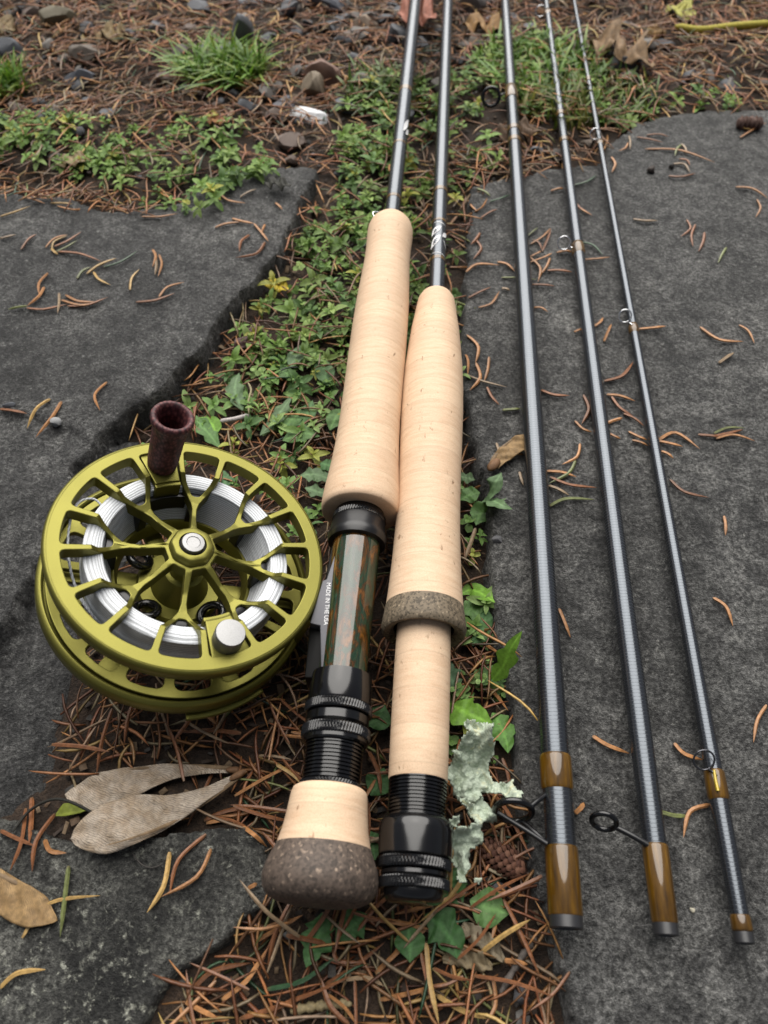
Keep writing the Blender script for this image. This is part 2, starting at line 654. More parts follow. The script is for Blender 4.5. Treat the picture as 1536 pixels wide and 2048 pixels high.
def tube(name, pts, rad, mat, parent=None, sides=8, closed=False, tint=None, flat=1.0):
    V, Fa = tube_data(pts, rad, sides, closed, flat)
    return link(name, new_mesh(name, V, Fa, mat, 60, tint), parent)


def tor_pts(c, R, u, v, n=32):
    c, u, v = map(lambda q: np.asarray(q, float), (c, u, v))
    return [c + R * (math.cos(a) * u + math.sin(a) * v) for a in np.linspace(0, 2 * math.pi, n, endpoint=False)]


def prism(name, poly, z0, z1, mat, parent, bev=0.0):
    """flat outline (list of xy or xyz points, counter-clockwise from above) from z0 up to z1"""
    import bmesh
    bm = bmesh.new()
    vs = [bm.verts.new((p[0], p[1], z0)) for p in poly]
    f = bm.faces.new(vs)
    ex = bmesh.ops.extrude_face_region(bm, geom=[f])
    top = [e for e in ex['geom'] if isinstance(e, bmesh.types.BMVert)]
    for v in top:
        v.co.z = z1
    bmesh.ops.recalc_face_normals(bm, faces=bm.faces[:])
    if bev:
        bmesh.ops.bevel(bm, geom=bm.edges[:], offset=bev, segments=2, affect='EDGES', profile=0.5)
    me = bpy.data.meshes.new(name)
    bm.to_mesh(me)
    bm.free()
    finish(me, mat, 40)
    return link(name, me, parent)


# ------------------------------------------------------------------ terrain: slabs, soil
def pxpoly(pts, z):
    return [tuple(at(x, y, z)[:2]) for x, y in pts]


Z_A, Z_A2, Z_B, Z_C = 0.0, -0.011, 0.0, -0.004
POLY_A = pxpoly([(-420, 420), (-120, 392), (0, 385), (120, 392), (220, 412), (330, 412), (400, 372), (480, 345), (560, 330), (636, 338), (622, 372),
                 (596, 420), (566, 476), (520, 552), (448, 618), (396, 690), (332, 762), (252, 832), (176, 905), (150, 930),
                 (150, 1000), (110, 1080), (65, 1125), (0, 1232), (-200, 1420), (-700, 1500)], Z_A)
POLY_A2 = pxpoly([(-600, 1200), (-100, 1050), (40, 1000), (150, 900), (280, 880), (330, 960), (300, 1080), (200, 1190), (170, 1290), (135, 1390),
                  (118, 1470), (104, 1560), (74, 1628), (-60, 1690), (-700, 1690)], Z_A2)
POLY_B = pxpoly([(940, 372), (1020, 352), (1110, 330), (1190, 318), (1222, 282), (1262, 250), (1310, 228), (1400, 216), (1536, 210), (1800, 200), (2300, 230),
                 (2900, 1100), (2700, 2400), (1160, 2400), (1130, 2048), (1108, 1960), (1090, 1850), (1072, 1780), (1052, 1660), (1038, 1560), (1028, 1440),
                 (1008, 1330), (990, 1250), (992, 1160), (975, 1100), (985, 1045), (962, 960), (926, 850), (924, 740), (930, 620), (936, 480)], Z_B)
POLY_C = pxpoly([(-500, 1600), (-60, 1605), (30, 1622), (110, 1668), (190, 1690), (270, 1684), (350, 1650), (440, 1632), (505, 1645), (545, 1690),
                 (578, 1760), (556, 1815), (487, 1850), (414, 1912), (357, 1960), (292, 2046), (200, 2200), (100, 2420), (-600, 2420)], Z_C)


def slab_height(x, y, poly, z, seed, rough=0.0014, drop=0.03, edge=0.0034):
    n1 = fbm(x, y, 0.03, seed, 4)
    n2 = fbm(x, y, 0.008, seed + 20, 3)
    d = sdf(x, y, poly) + n1 * 0.004 + n2 * 0.0012 + np.floor(fbm(x, y, 0.022, seed + 70, 3) * 5) / 5 * 0.0028
    top = z + fbm(x, y, 0.12, seed + 5, 3) * rough * 2.2 + n1 * rough + n2 * rough * 0.5
    # layered slate: thin shelves break away towards the rim
    layer = np.clip((d - 0.0030) / 0.0012, 0, 1)
    lay2 = np.clip((d - 0.011 - fbm(x, y, 0.05, seed + 40, 3) * 0.03) / 0.0016, 0, 1)
    rim = -0.0007 * (1 - layer) - 0.0005 * (1 - lay2)
    t = np.clip(-(d - 0.0008) / edge, 0, 1.6)
    wall = -drop * t ** 0.75
    return top + rim + np.where(d < 0.0008, wall, 0), d


def step_line(x, y, px_pts, z, h, w=0.003):
    """small ledge: everything on the near side of this line is lower"""
    P = np.array([at(a, b, z)[:2] for a, b in px_pts])
    yy = np.interp(x, P[:, 0], P[:, 1]) + fbm(x, y, 0.03, 77, 4) * 0.01
    return -h * np.clip((yy - y) / w + 0.5, 0, 1)


def h_A(x, y):
    h, d = slab_height(x, y, POLY_A, Z_A, 3)
    h = h + step_line(x, y, [(-200, 820), (0, 812), (80, 822), (150, 850), (260, 905), (320, 960)], 0, 0.0018, 0.002) * (x < -0.11)
    h2, d2 = slab_height(x, y, POLY_A2, Z_A2, 31, 0.002, 0.03, 0.02)
    return np.maximum(h, h2), np.maximum(d, d2)


def h_B(x, y):
    h, d = slab_height(x, y, POLY_B, Z_B, 11, 0.0011)
    h = h + step_line(x, y, [(940, 1020), (1030, 1022), (1180, 1035), (1300, 1050), (1536, 1010), (1800, 1000)], 0, 0.0013, 0.006)
    h = h + 0.8 * step_line(x, y, [(940, 1260), (1200, 1190), (1320, 1205), (1536, 1222), (1800, 1230)], 0, 0.0008, 0.0015)
    return h, d


def h_C(x, y):
    return slab_height(x, y, POLY_C, Z_C, 23, 0.0016)


def h_soil(x, y):
    base = np.interp(y, [-0.1, 0.03, 0.10, 0.20, 0.36, 0.42, 0.6], [-0.014, -0.013, -0.014, -0.016, -0.012, -0.006, -0.004])
    return base + fbm(x, y, 0.05, 51, 4) * 0.006 + fbm(x, y, 0.25, 61, 2) * 0.01 * np.clip((y - 0.4) / 0.2, 0, 1)


def grid_mesh(name, x0, x1, y0, y1, step, hfun, mat, keep=None):
    nx, ny = int((x1 - x0) / step) + 1, int((y1 - y0) / step) + 1
    X, Y = np.meshgrid(np.linspace(x0, x1, nx), np.linspace(y0, y1, ny))
    Z, D = hfun(X, Y)
    V = np.stack([X, Y, Z], -1).reshape(-1, 3)
    idx = np.arange(nx * ny).reshape(ny, nx)
    Q = np.stack([idx[:-1, :-1], idx[:-1, 1:], idx[1:, 1:], idx[1:, :-1]], -1).reshape(-1, 4)
    if keep is not None:
        ok = (D.ravel() > keep)
        Q = Q[ok[Q].any(1)]
        used = np.unique(Q)
        remap = np.full(nx * ny, -1)
        remap[used] = np.arange(len(used))
        V = V[used]
        Q = remap[Q]
    return big_mesh(name, V, Q, mat)


# soil: fine near the camera, then out to the horizon in one sheet
def soil_mesh():
    xs = np.concatenate([[-300, -60, -12, -4, -1.6], np.arange(-0.9, 0.9001, 0.005), [1.6, 4, 12, 60, 300]])
    ys = np.concatenate([[-300, -60, -12, -4, -1.2], np.arange(-0.25, 1.25, 0.005), [1.8, 4, 12, 60, 300]])
    X, Y = np.meshgrid(xs, ys)
    Z = h_soil(X, Y)
    V = np.stack([X, Y, Z], -1).reshape(-1, 3)
    idx = np.arange(V.shape[0]).reshape(len(ys), len(xs))
    Q = np.stack([idx[:-1, :-1], idx[:-1, 1:], idx[1:, 1:], idx[1:, :-1]], -1).reshape(-1, 4)
    return big_mesh('soil', V, Q, M['soil'])


o = link('soil', soil_mesh())
tag(o, 'dark brown garden soil under the needles and gravel', kind='structure')
o = link('flagstone', grid_mesh('flagstone', -0.60, -0.02, 0.0, 0.42, 0.00125, h_A, M['slate_smooth'], -0.012))
tag(o, 'smooth dark grey slate flagstone behind and under the olive reel, broken into a lower shelf', 'flagstone', 'slate flagstones')
o = link('flagstone', grid_mesh('flagstone', 0.01, 0.62, -0.10, 0.52, 0.0018, h_B, M['slate_grey'], -0.012))
tag(o, 'large grey slate flagstone carrying the three bare rod sections', 'flagstone', 'slate flagstones')
o = link('flagstone', grid_mesh('flagstone', -0.36, 0.0, -0.09, 0.10, 0.00125, h_C, M['slate_lichen'], -0.012))
tag(o, 'blackish flagstone mottled with pale lichen under the winged maple seeds', 'flagstone', 'slate flagstones')

# height map for putting things down
HX0, HX1, HY0, HY1, HS = -0.9, 0.9, -0.15, 1.2, 0.003
_hx = np.arange(HX0, HX1 + HS, HS)
_hy = np.arange(HY0, HY1 + HS, HS)
_X, _Y = np.meshgrid(_hx, _hy)
_hA, _hB, _hC, _hS = h_A(_X, _Y), h_B(_X, _Y), h_C(_X, _Y), h_soil(_X, _Y)
HM = np.maximum(np.maximum(_hA[0], _hB[0]), np.maximum(_hC[0], _hS))
ON_SLAB = np.maximum(np.maximum(_hA[1], _hB[1]), _hC[1])      # > 0 on a slab


def lookup(T, x, y):
    fx = np.clip((np.asarray(x) - HX0) / HS, 0, T.shape[1] - 1.001)
    fy = np.clip((np.asarray(y) - HY0) / HS, 0, T.shape[0] - 1.001)
    i, j = fx.astype(int), fy.astype(int)
    a, b = fx - i, fy - j
    return (T[j, i] * (1 - a) + T[j, i + 1] * a) * (1 - b) + (T[j + 1, i] * (1 - a) + T[j + 1, i + 1] * a) * b


def ground(x, y):
    return lookup(HM, x, y)


def slabness(x, y):
    return lookup(ON_SLAB, x, y)


def on_ground(px, py, up=0.0):
    z = 0.0
    for _ in range(6):
        P = at(px, py, z + up)
        z = 0.5 * z + 0.5 * float(ground(np.array(P[0]), np.array(P[1])))
    P[2] = z + up
    return P


# ------------------------------------------------------------------ fly rods
class Rod:
    def __init__(s, name, label, x0, y0, x1, y1, z, group='fly rod sections laid side by side'):
        s.P0 = at(x0, y0, z)
        d = at(x1, y1, z) - s.P0
        s.d = d / np.linalg.norm(d)
        yaw = math.atan2(s.d[0], s.d[1])
        s.R = Matrix.Rotation(-yaw, 3, 'Z')
        s.o = thing(name, label, 'fishing rod', s.P0, s.R, group)
        s.Rn = np.array(s.R)

    def t(s, py):
        q = s.P0 - C0
        k = (1024 - py) / FPX
        return ((k * (q @ FW) - q @ UP) / (s.d @ UP - k * (s.d @ FW)))

    def r(s, py, w):
        return 0.5 * w * depth(s.P0 + s.t(py) * s.d) / FPX

    def prof(s, lst):
        return [(s.t(y), s.r(y, w)) for y, w in lst]

    def loc(s, P):
        return s.Rn.T @ (np.asarray(P) - s.P0)

    def lathe(s, name, lst, mat, **kw):
        return lathe(name, s.prof(lst), M[mat], s.o, **kw)

    def cyl(s, name, ya, yb, w, mat, bev=0.0003, **kw):
        a, b = s.t(ya), s.t(yb)
        r = s.r(0.5 * (ya + yb), w)
        return lathe(name, [(a, r - bev), (a + bev, r), (b - bev, r), (b, r - bev)], M[mat], s.o, **kw)

    def knurl(s, name, ya, yb, w, mat='black', teeth=70, depth_=0.0004, slant=1.1):
        a, b = s.t(ya), s.t(yb)
        r = s.r(0.5 * (ya + yb), w)
        k = [(a, r - .0008)] + [(a + (b - a) * q, r - (.0003 if q in (0.04, 0.96) else 0)) for q in (.04, .15, .3, .5, .7, .85, .96)] + [(b, r - .0008)]
        return lathe(name, k, M[mat], s.o, seg=teeth * 5, knurl=(teeth, depth_, slant), smooth=25)

    def threads(s, name, ya, yb, wa, wb, n, mat='black'):
        a, b = s.t(ya), s.t(yb)
        ra, rb = s.r(ya, wa), s.r(yb, wb)
        pr = []
        for i in range(n):
            for q, dr in ((0, -.0006), (.2, -.0006), (.4, 0), (.75, 0), (.95, -.0006)):
                f = (i + q) / n
                pr.append((a + (b - a) * f, ra + (rb - ra) * f + dr))
        return lathe(name, pr, M[mat], s.o, seg=48, smooth=50)

    def decal(s, name, py_c, w, shapes, mat='white_print', lift=0.00012):
        """printed marks: polygons in (angle rad from top towards +x, mm along the rod) wrapped on the blank"""
        V, Fa = [], []
        t0 = s.t(py_c)
        r = s.r(py_c, w) + lift
        for poly in shapes:
            base = len(V)
            for ang, mm in poly:
                V.append((r * math.sin(ang), t0 + mm * 0.001, r * math.cos(ang)))
            n = len(poly)
            for i in range(n // 2 - 1):
                Fa.append((base + i, base + i + 1, base + n - 2 - i, base + n - 1 - i))
        return link(name, new_mesh(name, V, Fa, M[mat], 179), s.o)


GRP = None
# --- rod with the full-wells grip, burl seat and fighting butt
r1 = Rod('rod_handle_section', 'rod butt section with green and brown burl reel seat and dark fighting butt', 636, 1800, 782, 452, 0.017)
r1.lathe('fighting_butt', [(1812, 60), (1811, 130), (1806, 178), (1796, 212), (1780, 230), (1758, 235), (1735, 225), (1712, 206), (1694, 190)], 'rubber_cork', seg=72, smooth=60)
r1.lathe('butt_cork', [(1694, 189.5), (1660, 172), (1630, 163), (1605, 157), (1590, 153), (1582, 147), (1578, 136), (1577, 100)], 'cork', seg=72, smooth=60)
r1.knurl('trim_ring', 1577, 1567, 124, teeth=60, depth_=.0003)
r1.threads('seat_thread', 1568, 1470, 117, 117, 13)
r1.cyl('lock_ring', 1492, 1470, 132, 'black', .0006)
r1.knurl('lock_ring_knurl', 1482, 1458, 138)
r1.cyl('lock_ring', 1456, 1432, 128, 'black', .0007)
r1.knurl('lock_ring_knurl', 1432, 1412, 134)
r1.lathe('sliding_hood', [(1412, 126), (1409, 128), (1380, 125), (1358, 121), (1353, 119), (1352, 100)], 'black', seg=64)
r1.lathe('seat_insert', [(1356, 97), (1240, 96), (1120, 95), (1080, 94)], 'burl', seg=72)
r1.lathe('fixed_hood', [(1090, 108), (1089, 114), (1082, 118), (1075, 118), (1070, 112), (1050, 106), (1046, 104)], 'black_satin', seg=64)
r1.knurl('hood_knurl', 1048, 1036, 106, teeth=62, depth_=.0003)
r1.lathe('hood_collar', [(1037, 100), (1030, 98), (1022, 96), (1018, 80)], 'black', seg=64)
r1.lathe('cork_grip', [(1028, 60), (1029, 120), (1029, 146), (1027, 153), (1020, 156), (1008, 156), (985, 151), (960, 143), (930, 135), (890, 127), (840, 121), (780, 117.5),
                       (720, 115), (660, 111), (610, 106), (565, 98), (530, 91.5), (505, 89.5), (488, 90), (475, 91), (464, 90), (456, 84), (450, 73), (447, 58), (446, 30)], 'cork', seg=80, smooth=70)
r1.lathe('blank', [(452, 30.5), (330, 29), (150, 27), (0, 24), (-120, 21.5)], 'blank', seg=40)
r1.cyl('winding_check', 449, 441, 34, 'black', .0004)
for ya, yb, w in ((404, 398, 31), (296, 291, 29.5), (190, 182, 28)):
    r1.cyl('thread_band', ya, yb, w, 'wrap', .0002)
# hook keeper wire
hk = [r1.loc(at(x, y, z)) for x, y, z in ((772, 447, .018), (757, 440, .016), (748, 432, .0155), (746, 426, .0155), (752, 424, .016), (768, 427, .018), (778, 428, .019))]
tube('hook_keeper', spline(hk, 24), 0.00042, M['wire'], r1.o, 8)
sw = lambda pts: pts
lens = lambda a0, m0, a1, m1, w, n=8: ([(a0 + (a1 - a0) * k / n - w * math.sin(math.pi * k / n) * 0.4, m0 + (m1 - m0) * k / n + 2.2 * w * math.sin(math.pi * k / n)) for k in range(n + 1)] +
                                       [(a0 + (a1 - a0) * k / n + w * math.sin(math.pi * k / n) * 0.4, m0 + (m1 - m0) * k / n - 2.2 * w * math.sin(math.pi * k / n)) for k in range(n, -1, -1)])
r1.decal('maker_mark', 262, 29.6, [lens(0.35, -7, 1.0, 8, 0.55), lens(0.75, -9, 1.3, -1, 0.5)])
# saddle and side plate beside the burl insert
sad = [r1.loc(at(x, y, .019)) for x, y in ((664, 1082), (648, 1160), (618, 1250), (608, 1352), (668, 1352), (678, 1200), (688, 1082))]
prism('reel_saddle', sad[::1], -0.010, 0.0005, M['black_inside'], r1.o, 0.0006)
pl = [r1.loc(at(x, y, .0222)) for x, y in ((679, 1081), (653, 1158), (645, 1161), (620, 1246), (640, 1251), (642, 1352), (655, 1352), (671, 1180), (684, 1081))]
prism('foot_plate', pl, 0.0007, 0.0052, M['plate'], r1.o, 0.0003)


def text_part(body, P_start, P_end, up_dir, height, name, mat, parent, loc_fn, lift):
    cu = bpy.data.curves.new(name, 'FONT')
    cu.body = body
    cu.size = 1.0
    tmp = bpy.data.objects.new(name, cu)
    COL.objects.link(tmp)
    bpy.context.view_layer.update()
    me = bpy.data.meshes.new_from_object(tmp.evaluated_get(bpy.context.evaluated_depsgraph_get()))
    bpy.data.objects.remove(tmp)
    co = np.zeros(len(me.vertices) * 3)
    me.vertices.foreach_get('co', co)
    co = co.reshape(-1, 3)
    w = co[:, 0].max() - co[:, 0].min()
    h = co[:, 1].max() - co[:, 1].min()
    a, b = loc_fn(P_start), loc_fn(P_end)
    ux = (b - a)
    L = np.linalg.norm(ux)
    ux /= L
    uy = np.array([-ux[1], ux[0], 0])
    x = (co[:, 0] - co[:, 0].min()) / w * L
    y = (co[:, 1] - co[:, 1].min()) / h * height
    out = a + x[:, None] * ux + y[:, None] * uy
    out[:, 2] = lift
    me.vertices.foreach_set('co', out.astype(np.float32).ravel())
    me.materials.clear()
    me.materials.append(M[mat])
    me.update()
    return link(name, me, parent)


text_part('MADE IN THE USA', at(653.5, 1166, .0222), at(647.5, 1250, .0222), None, 0.00145, 'lettering', 'white_print', r1.o, r1.loc, 0.00528)

# --- rod with the tapered cork grip and down-locking cork seat
r2 = Rod('rod_handle_section', 'rod butt section with plain cork reel seat and black threaded end', 827, 1795, 873, 590, 0.0155)
r2.lathe('end_cap', [(1808, 50), (1807, 96), (1803, 112), (1796, 120), (1786, 124), (1778, 124)], 'black', seg=64)
r2.knurl('lock_ring_knurl', 1782, 1757, 142, teeth=64, depth_=.00045)
r2.cyl('lock_ring', 1757, 1742, 134, 'black', .0005)
r2.knurl('lock_ring_knurl', 1742, 1717, 144, teeth=64, depth_=.00045)
r2.lathe('sliding_hood', [(1717, 138), (1714, 147), (1690, 149), (1664, 149), (1650, 146), (1641, 134), (1638, 120)], 'black', seg=64)
r2.threads('seat_thread', 1640, 1560, 117, 117, 11)
r2.lathe('seat_cork', [(1562, 117), (1560, 119), (1480, 117.5), (1400, 115), (1330, 112), (1262, 108), (1240, 107)], 'cork', seg=72)
r2.lathe('cork_grip', [(1218, 156), (1190, 149.5), (1150, 142), (1100, 134.5), (1050, 129), (1000, 126), (940, 124.5), (880, 124.5), (830, 124), (780, 121), (740, 115.5), (700, 106),
                       (660, 95), (632, 84), (615, 78), (604, 73), (597, 64), (593, 50), (591, 30)], 'cork', seg=80, smooth=70)
r2.lathe('rubber_ring', [(1240, 118), (1262, 122), (1268, 140), (1270, 160), (1266, 168), (1258, 171), (1240, 165), (1218, 157), (1217, 140)], 'rubber_cork_light', seg=80, smooth=55, cap=False)
r2.lathe('recess_hood', [(1236, 116), (1258, 118), (1262, 128), (1257, 138), (1240, 134)], 'black', seg=64, cap=False)
r2.lathe('blank', [(598, 31), (480, 29.5), (300, 26.5), (150, 23), (0, 20), (-120, 18)], 'blank', seg=40)
for ya, yb, w in ((528, 521, 31), (452, 447, 30.5), (390, 383, 29.5)):
    r2.cyl('thread_band', ya, yb, w, 'wrap', .0002)
r2.cyl('winding_check', 596, 586, 34, 'black', .0004)
r2.decal('maker_mark', 482, 29.8, [lens(-1.25, 1, 0.25, 7, 0.75), lens(-1.25, -9, 0.2, 0, 0.8), lens(0.45, -1, 1.3, 4, 0.5), lens(0.6, -3, 1.35, -9, 0.5),
                                   lens(-1.2, -13, 1.2, -15, 0.10), lens(-0.9, 11, 1.1, 9, 0.12)])


# --- bare blank sections on the right-hand slab
def blank_section(name, label, x0, y0, x1, y1, z, stations, wraps, rim, hole_w):
    r = Rod(name, label, x0, y0, x1, y1, z)
    r.lathe('blank', stations, 'blank', seg=40)
    for ya, yb, wa, wb in wraps:
        n = 8
        pr = [(ya, wa - 5)]
        pr += [(ya - 5 if ya > yb else ya + 5, wa)]
        pr += [(yb + 7, wb), (yb + 2, wb - 3), (yb, wb - 7)]
        r.lathe('thread_wrap', pr, 'wrap', seg=44, smooth=60)
    ya, yb, w = rim
    ta, tb, rr = r.t(ya), r.t(yb), r.r(0.5 * (ya + yb), w)
    rh = r.r(ya, hole_w)
    lathe('ferrule_rim', [(ta + .006, rh * .9), (ta + .0002, rh), (ta, rh + .0001), (ta, rr - .0003), (ta + .0003, rr), (tb, rr), (tb, rr * .7)], M['cap'], r.o, seg=44, cap=False)
    lathe('ferrule_bore', [(ta + .0055, rh * .92), (ta + .006, rh * .92)], M['black_inside'], r.o, seg=32)
    return r


def zrad(px, py, w):
    return 0.5 * w * depth(at(px, py, .004)) / FPX


r3 = blank_section('rod_tip_section', 'thickest of three bare graphite rod sections, with black double-foot ring guide', 1133, 1858, 1010, 0, 0.0060,
                   [(1846, 60), (1700, 60), (1580, 58), (1500, 56), (1400, 53.5), (1200, 48.5), (1000, 43.5), (800, 39), (600, 33.5), (300, 25), (0, 17), (-120, 14.5)],
                   [(1834, 1692, 69, 66), (1580, 1510, 64, 63)], (1858, 1832, 67), 52)
r4 = blank_section('rod_tip_section', 'middle of three bare graphite rod sections, with small black ring guide', 1333, 1872, 1092, 0, 0.0050,
                   [(1855, 45), (1690, 46), (1500, 44.5), (1400, 43), (1200, 39), (1000, 34.5), (800, 30), (600, 25), (300, 17.5), (0, 11), (-120, 9)],
                   [(1848, 1688, 52, 52), (511, 487, 27, 26), (32, 20, 15, 15)], (1872, 1846, 49), 36)
r5 = blank_section('rod_tip_section', 'thinnest of three bare graphite rod sections, with fine wire guides', 1490, 1888, 1148, 0, 0.0042,
                   [(1870, 33), (1830, 35), (1700, 36), (1600, 36), (1500, 33), (1400, 30.5), (1200, 26.5), (1000, 22.5), (800, 19), (600, 15.5), (300, 11), (0, 7.5), (-120, 6)],
                   [(1864, 1828, 41, 39), (1600, 1540, 42, 40), (668, 648, 21, 20), (292, 280, 14, 14)], (1888, 1864, 38), 27)
r3.lathe('thread_wrap', [(200, 24), (197, 27), (180, 26), (176, 22)], 'wrap', seg=36)
for rr_, ys in ((r3, (285, 262)), (r4, (283, 230)), (r5, (160, 120))):
    for y_ in ys:
        w_ = float(np.interp(y_, [0, 300], [17.5, 25.5])) if rr_ is r3 else (float(np.interp(y_, [0, 300], [11.5, 18])) if rr_ is r4 else float(np.interp(y_, [0, 300], [8, 11.5])))
        rr_.cyl('thread_band', y_ + 4, y_ - 4, w_ + 1.5, 'wrap', .0002)


def guide(rod, c, R, rw, tilt, legs, mat, legr, az=0.0, name='ring_guide'):
    """ring whose plane holds the sideways direction and a direction tilted from vertical towards +Y; legs run to the blank"""
    u = np.array([math.cos(az), math.sin(az), 0])
    f = np.array([-math.sin(az), math.cos(az), 0])
    v = f * math.sin(tilt) + np.array([0, 0, 1]) * math.cos(tilt)
    cl = rod.loc(c)
    g = tube(name, tor_pts(cl, R, u, v, 36), rw, M[mat], rod.o, 10, True)
    for ang, (px, py, z) in legs:
        a = cl + R * (math.cos(ang) * u + math.sin(ang) * v)
        b = rod.loc(at(px, py, z))
        m = 0.5 * (a + b) + np.array([0, 0, .0006])
        tube('guide_foot', spline([a, m, b], 12), legr, M['black_satin' if mat == 'black' else mat], g, 8)
    return g


guide(r3, at(1027, 1622, .0075), .0056, .00105, math.radians(20), [(0.6, (1092, 1588, .007)), (-2.9, (1094, 1688, .0085)), (-1.0, (1092, 1686, .0065))], 'black', .0008, -0.05)
guide(r4, at(1208, 1643, .0065), .0037, .00085, math.radians(24), [(-0.2, (1296, 1690, .007))], 'black', .0009, -0.25)
guide(r5, at(1408, 1520, .0085), .0033, .00032, math.radians(50), [(-1.1, (1434, 1552, .0080))], 'dark_wire', .00035)
yf = [r5.loc(at(x, y, .0080)) for x, y in ((1428, 1540), (1431, 1560), (1436, 1582))]
tube('guide_wire_foot', yf, [.0005, .00055, .0006], M['yellow_foot'], r5.o, 8)
guide(r5, at(1250, 632, .0065), .0030, .00035, math.radians(30), [(-1.2, (1264, 650, .0062))], 'wire', .00035)
guide(r5, at(1190, 268, .0058), .0030, .00035, math.radians(20), [(-1.2, (1196, 280, .0060))], 'wire', .00035)
guide(r4, at(1128, 486, .0060), .0033, .00036, math.radians(30), [(-0.9, (1146, 496, .0060))], 'wire', .00036)
guide(r4, at(1081, 22, .0060), .0034, .00036, math.radians(20), [(-0.9, (1092, 26, .0050))], 'wire', .00036)
guide(r3, at(982, 194, .0070), .0052, .0011, math.radians(20), [(0.1, (1014, 187, .0065))], 'black', .0007)


# ------------------------------------------------------------------ fly reel
RR = 0.0459                                            # rim radius
RC = np.array([-0.06395, 0.12683, 0.038])
NZ = np.array([0.3637, 0.0754, 0.0])
NZ[2] = math.sqrt(1 - NZ[0] ** 2 - NZ[1] ** 2)
NU = np.cross([0, 1, 0], NZ)
NU /= np.linalg.norm(NU)
NV = np.cross(NZ, NU)
reel_rot = Matrix(((NU[0], NV[0], NZ[0]), (NU[1], NV[1], NZ[1]), (NU[2], NV[2], NZ[2])))
reel = thing('fly_reel', 'olive green spoked fly reel wound with white backing, burgundy handle standing up', 'fishing reel', RC, reel_rot)


def rw(a, r, z=0.0):
    return RC + r * (math.cos(a) * NU + math.sin(a) * NV) + z * NZ


HANDLE_A = min(np.linspace(0, 2 * math.pi, 1440), key=lambda a: np.hypot(*(proj(rw(a, 0.80 * RR)) - np.array([322, 930]))))
YA = [HANDLE_A + math.radians(22.5 + 45 * k) for k in range(8)]


def fillet(pts, n=5):
    """pts: list of (x, y, radius)"""
    out = []
    m = len(pts)
    for i in range(m):
        x, y, r = pts[i]
        if r <= 0:
            out.append((x, y))
            continue
        p = np.array([x, y])
        a = np.array(pts[i - 1][:2]) - p
        b = np.array(pts[(i + 1) % m][:2]) - p
        la, lb = np.linalg.norm(a), np.linalg.norm(b)
        a /= la
        b /= lb
        cosv = np.clip(a @ b, -1, 1)
        half = math.acos(cosv) / 2
        d = min(r / math.tan(half), la * 0.48, lb * 0.48)
        for k in range(n + 1):
            t = k / n
            q = (1 - t) ** 2 * (p + a * d) + 2 * t * (1 - t) * p + t * t * (p + b * d)
            out.append((q[0], q[1]))
    return out


ARM_R = np.array([0.16, 0.30, 0.42, 0.48, 0.53, 0.58, 0.63, 0.68, 0.78, 0.90]) * RR
ARM_S = np.array([0.0, 0.0, 0.0, 0.012, 0.040, 0.074, 0.106, 0.131, 0.150, 0.170]) * RR
ARM_W = np.array([0.052, 0.038, 0.038, 0.042, 0.042, 0.040, 0.040, 0.041, 0.044, 0.050]) * RR


def s_of(r):
    return float(np.interp(r, ARM_R, ARM_S))


def w_of(r):
    return float(np.interp(r, ARM_R, ARM_W))


def pol(a, r):
    return np.array([r * math.cos(a), r * math.sin(a)])


def side(ya, r, sgn, lat):
    """point at radius r, lateral offset lat from the spoke axis ya"""
    return pol(ya + sgn * math.asin(min(0.99, lat / r)), r)


def win_A(ya, ro=0.885):
    rs = np.array([0.560, 0.60, 0.64, 0.68, 0.74, 0.80]) * RR
    L = [(*side(ya, r, +1, s_of(r) - w_of(r) / 2), 0) for r in rs]
    Rr = [(*side(ya, r, -1, s_of(r) - w_of(r) / 2), 0) for r in rs]
    ro_ = ro * RR
    lat = s_of(ro_) - w_of(ro_) / 2
    a = math.asin(lat / ro_)
    arc = [(*pol(ya + q * a, ro_), 0) for q in (-.5, -.25, 0, .25, .5)]
    c1 = (*pol(ya - a, ro_), 0.085 * RR)
    c2 = (*pol(ya + a, ro_), 0.085 * RR)
    lo = s_of(rs[0]) - w_of(rs[0]) / 2
    bot = [(*pol(ya + q * lo / rs[0], rs[0] - 0.022 * RR * math.sqrt(1 - q * q)), 0) for q in (.7, 0.35, 0, -.35, -.7)]
    return fillet(Rr + [c1] + arc + [c2] + L[::-1] + bot)


def win_B(y0, y1, ro=0.885):
    rs = np.array([0.24, 0.30, 0.36, 0.42, 0.48, 0.53, 0.58, 0.63, 0.68, 0.74, 0.80]) * RR
    rs = rs[rs < (ro - 0.06) * RR]
    Lw = [(*side(y0, r, +1, s_of(r) + w_of(r) / 2), 0) for r in rs]
    Hi = [(*side(y1, r, -1, s_of(r) + w_of(r) / 2), 0) for r in rs]
    ro_ = ro * RR
    a0 = y0 + math.asin((s_of(ro_) + w_of(ro_) / 2) / ro_)
    a1 = y1 - math.asin((s_of(ro_) + w_of(ro_) / 2) / ro_)
    arc = [(*pol(a0 + (a1 - a0) * q, ro_), 0) for q in (.25, .38, .5, .62, .75)]
    rb = 0.185 * RR
    b0 = y0 + (w_of(rb) / 2) / rb
    b1 = y1 - (w_of(rb) / 2) / rb
    bot = [(*pol(b1, rb), 0.02 * RR), (*pol((b0 + b1) / 2, rb - .004 * RR), 0), (*pol(b0, rb), 0.02 * RR)]
    return fillet(Lw + [(*pol(a0, ro_), 0.085 * RR)] + arc + [(*pol(a1, ro_), 0.085 * RR)] + Hi[::-1] + bot)


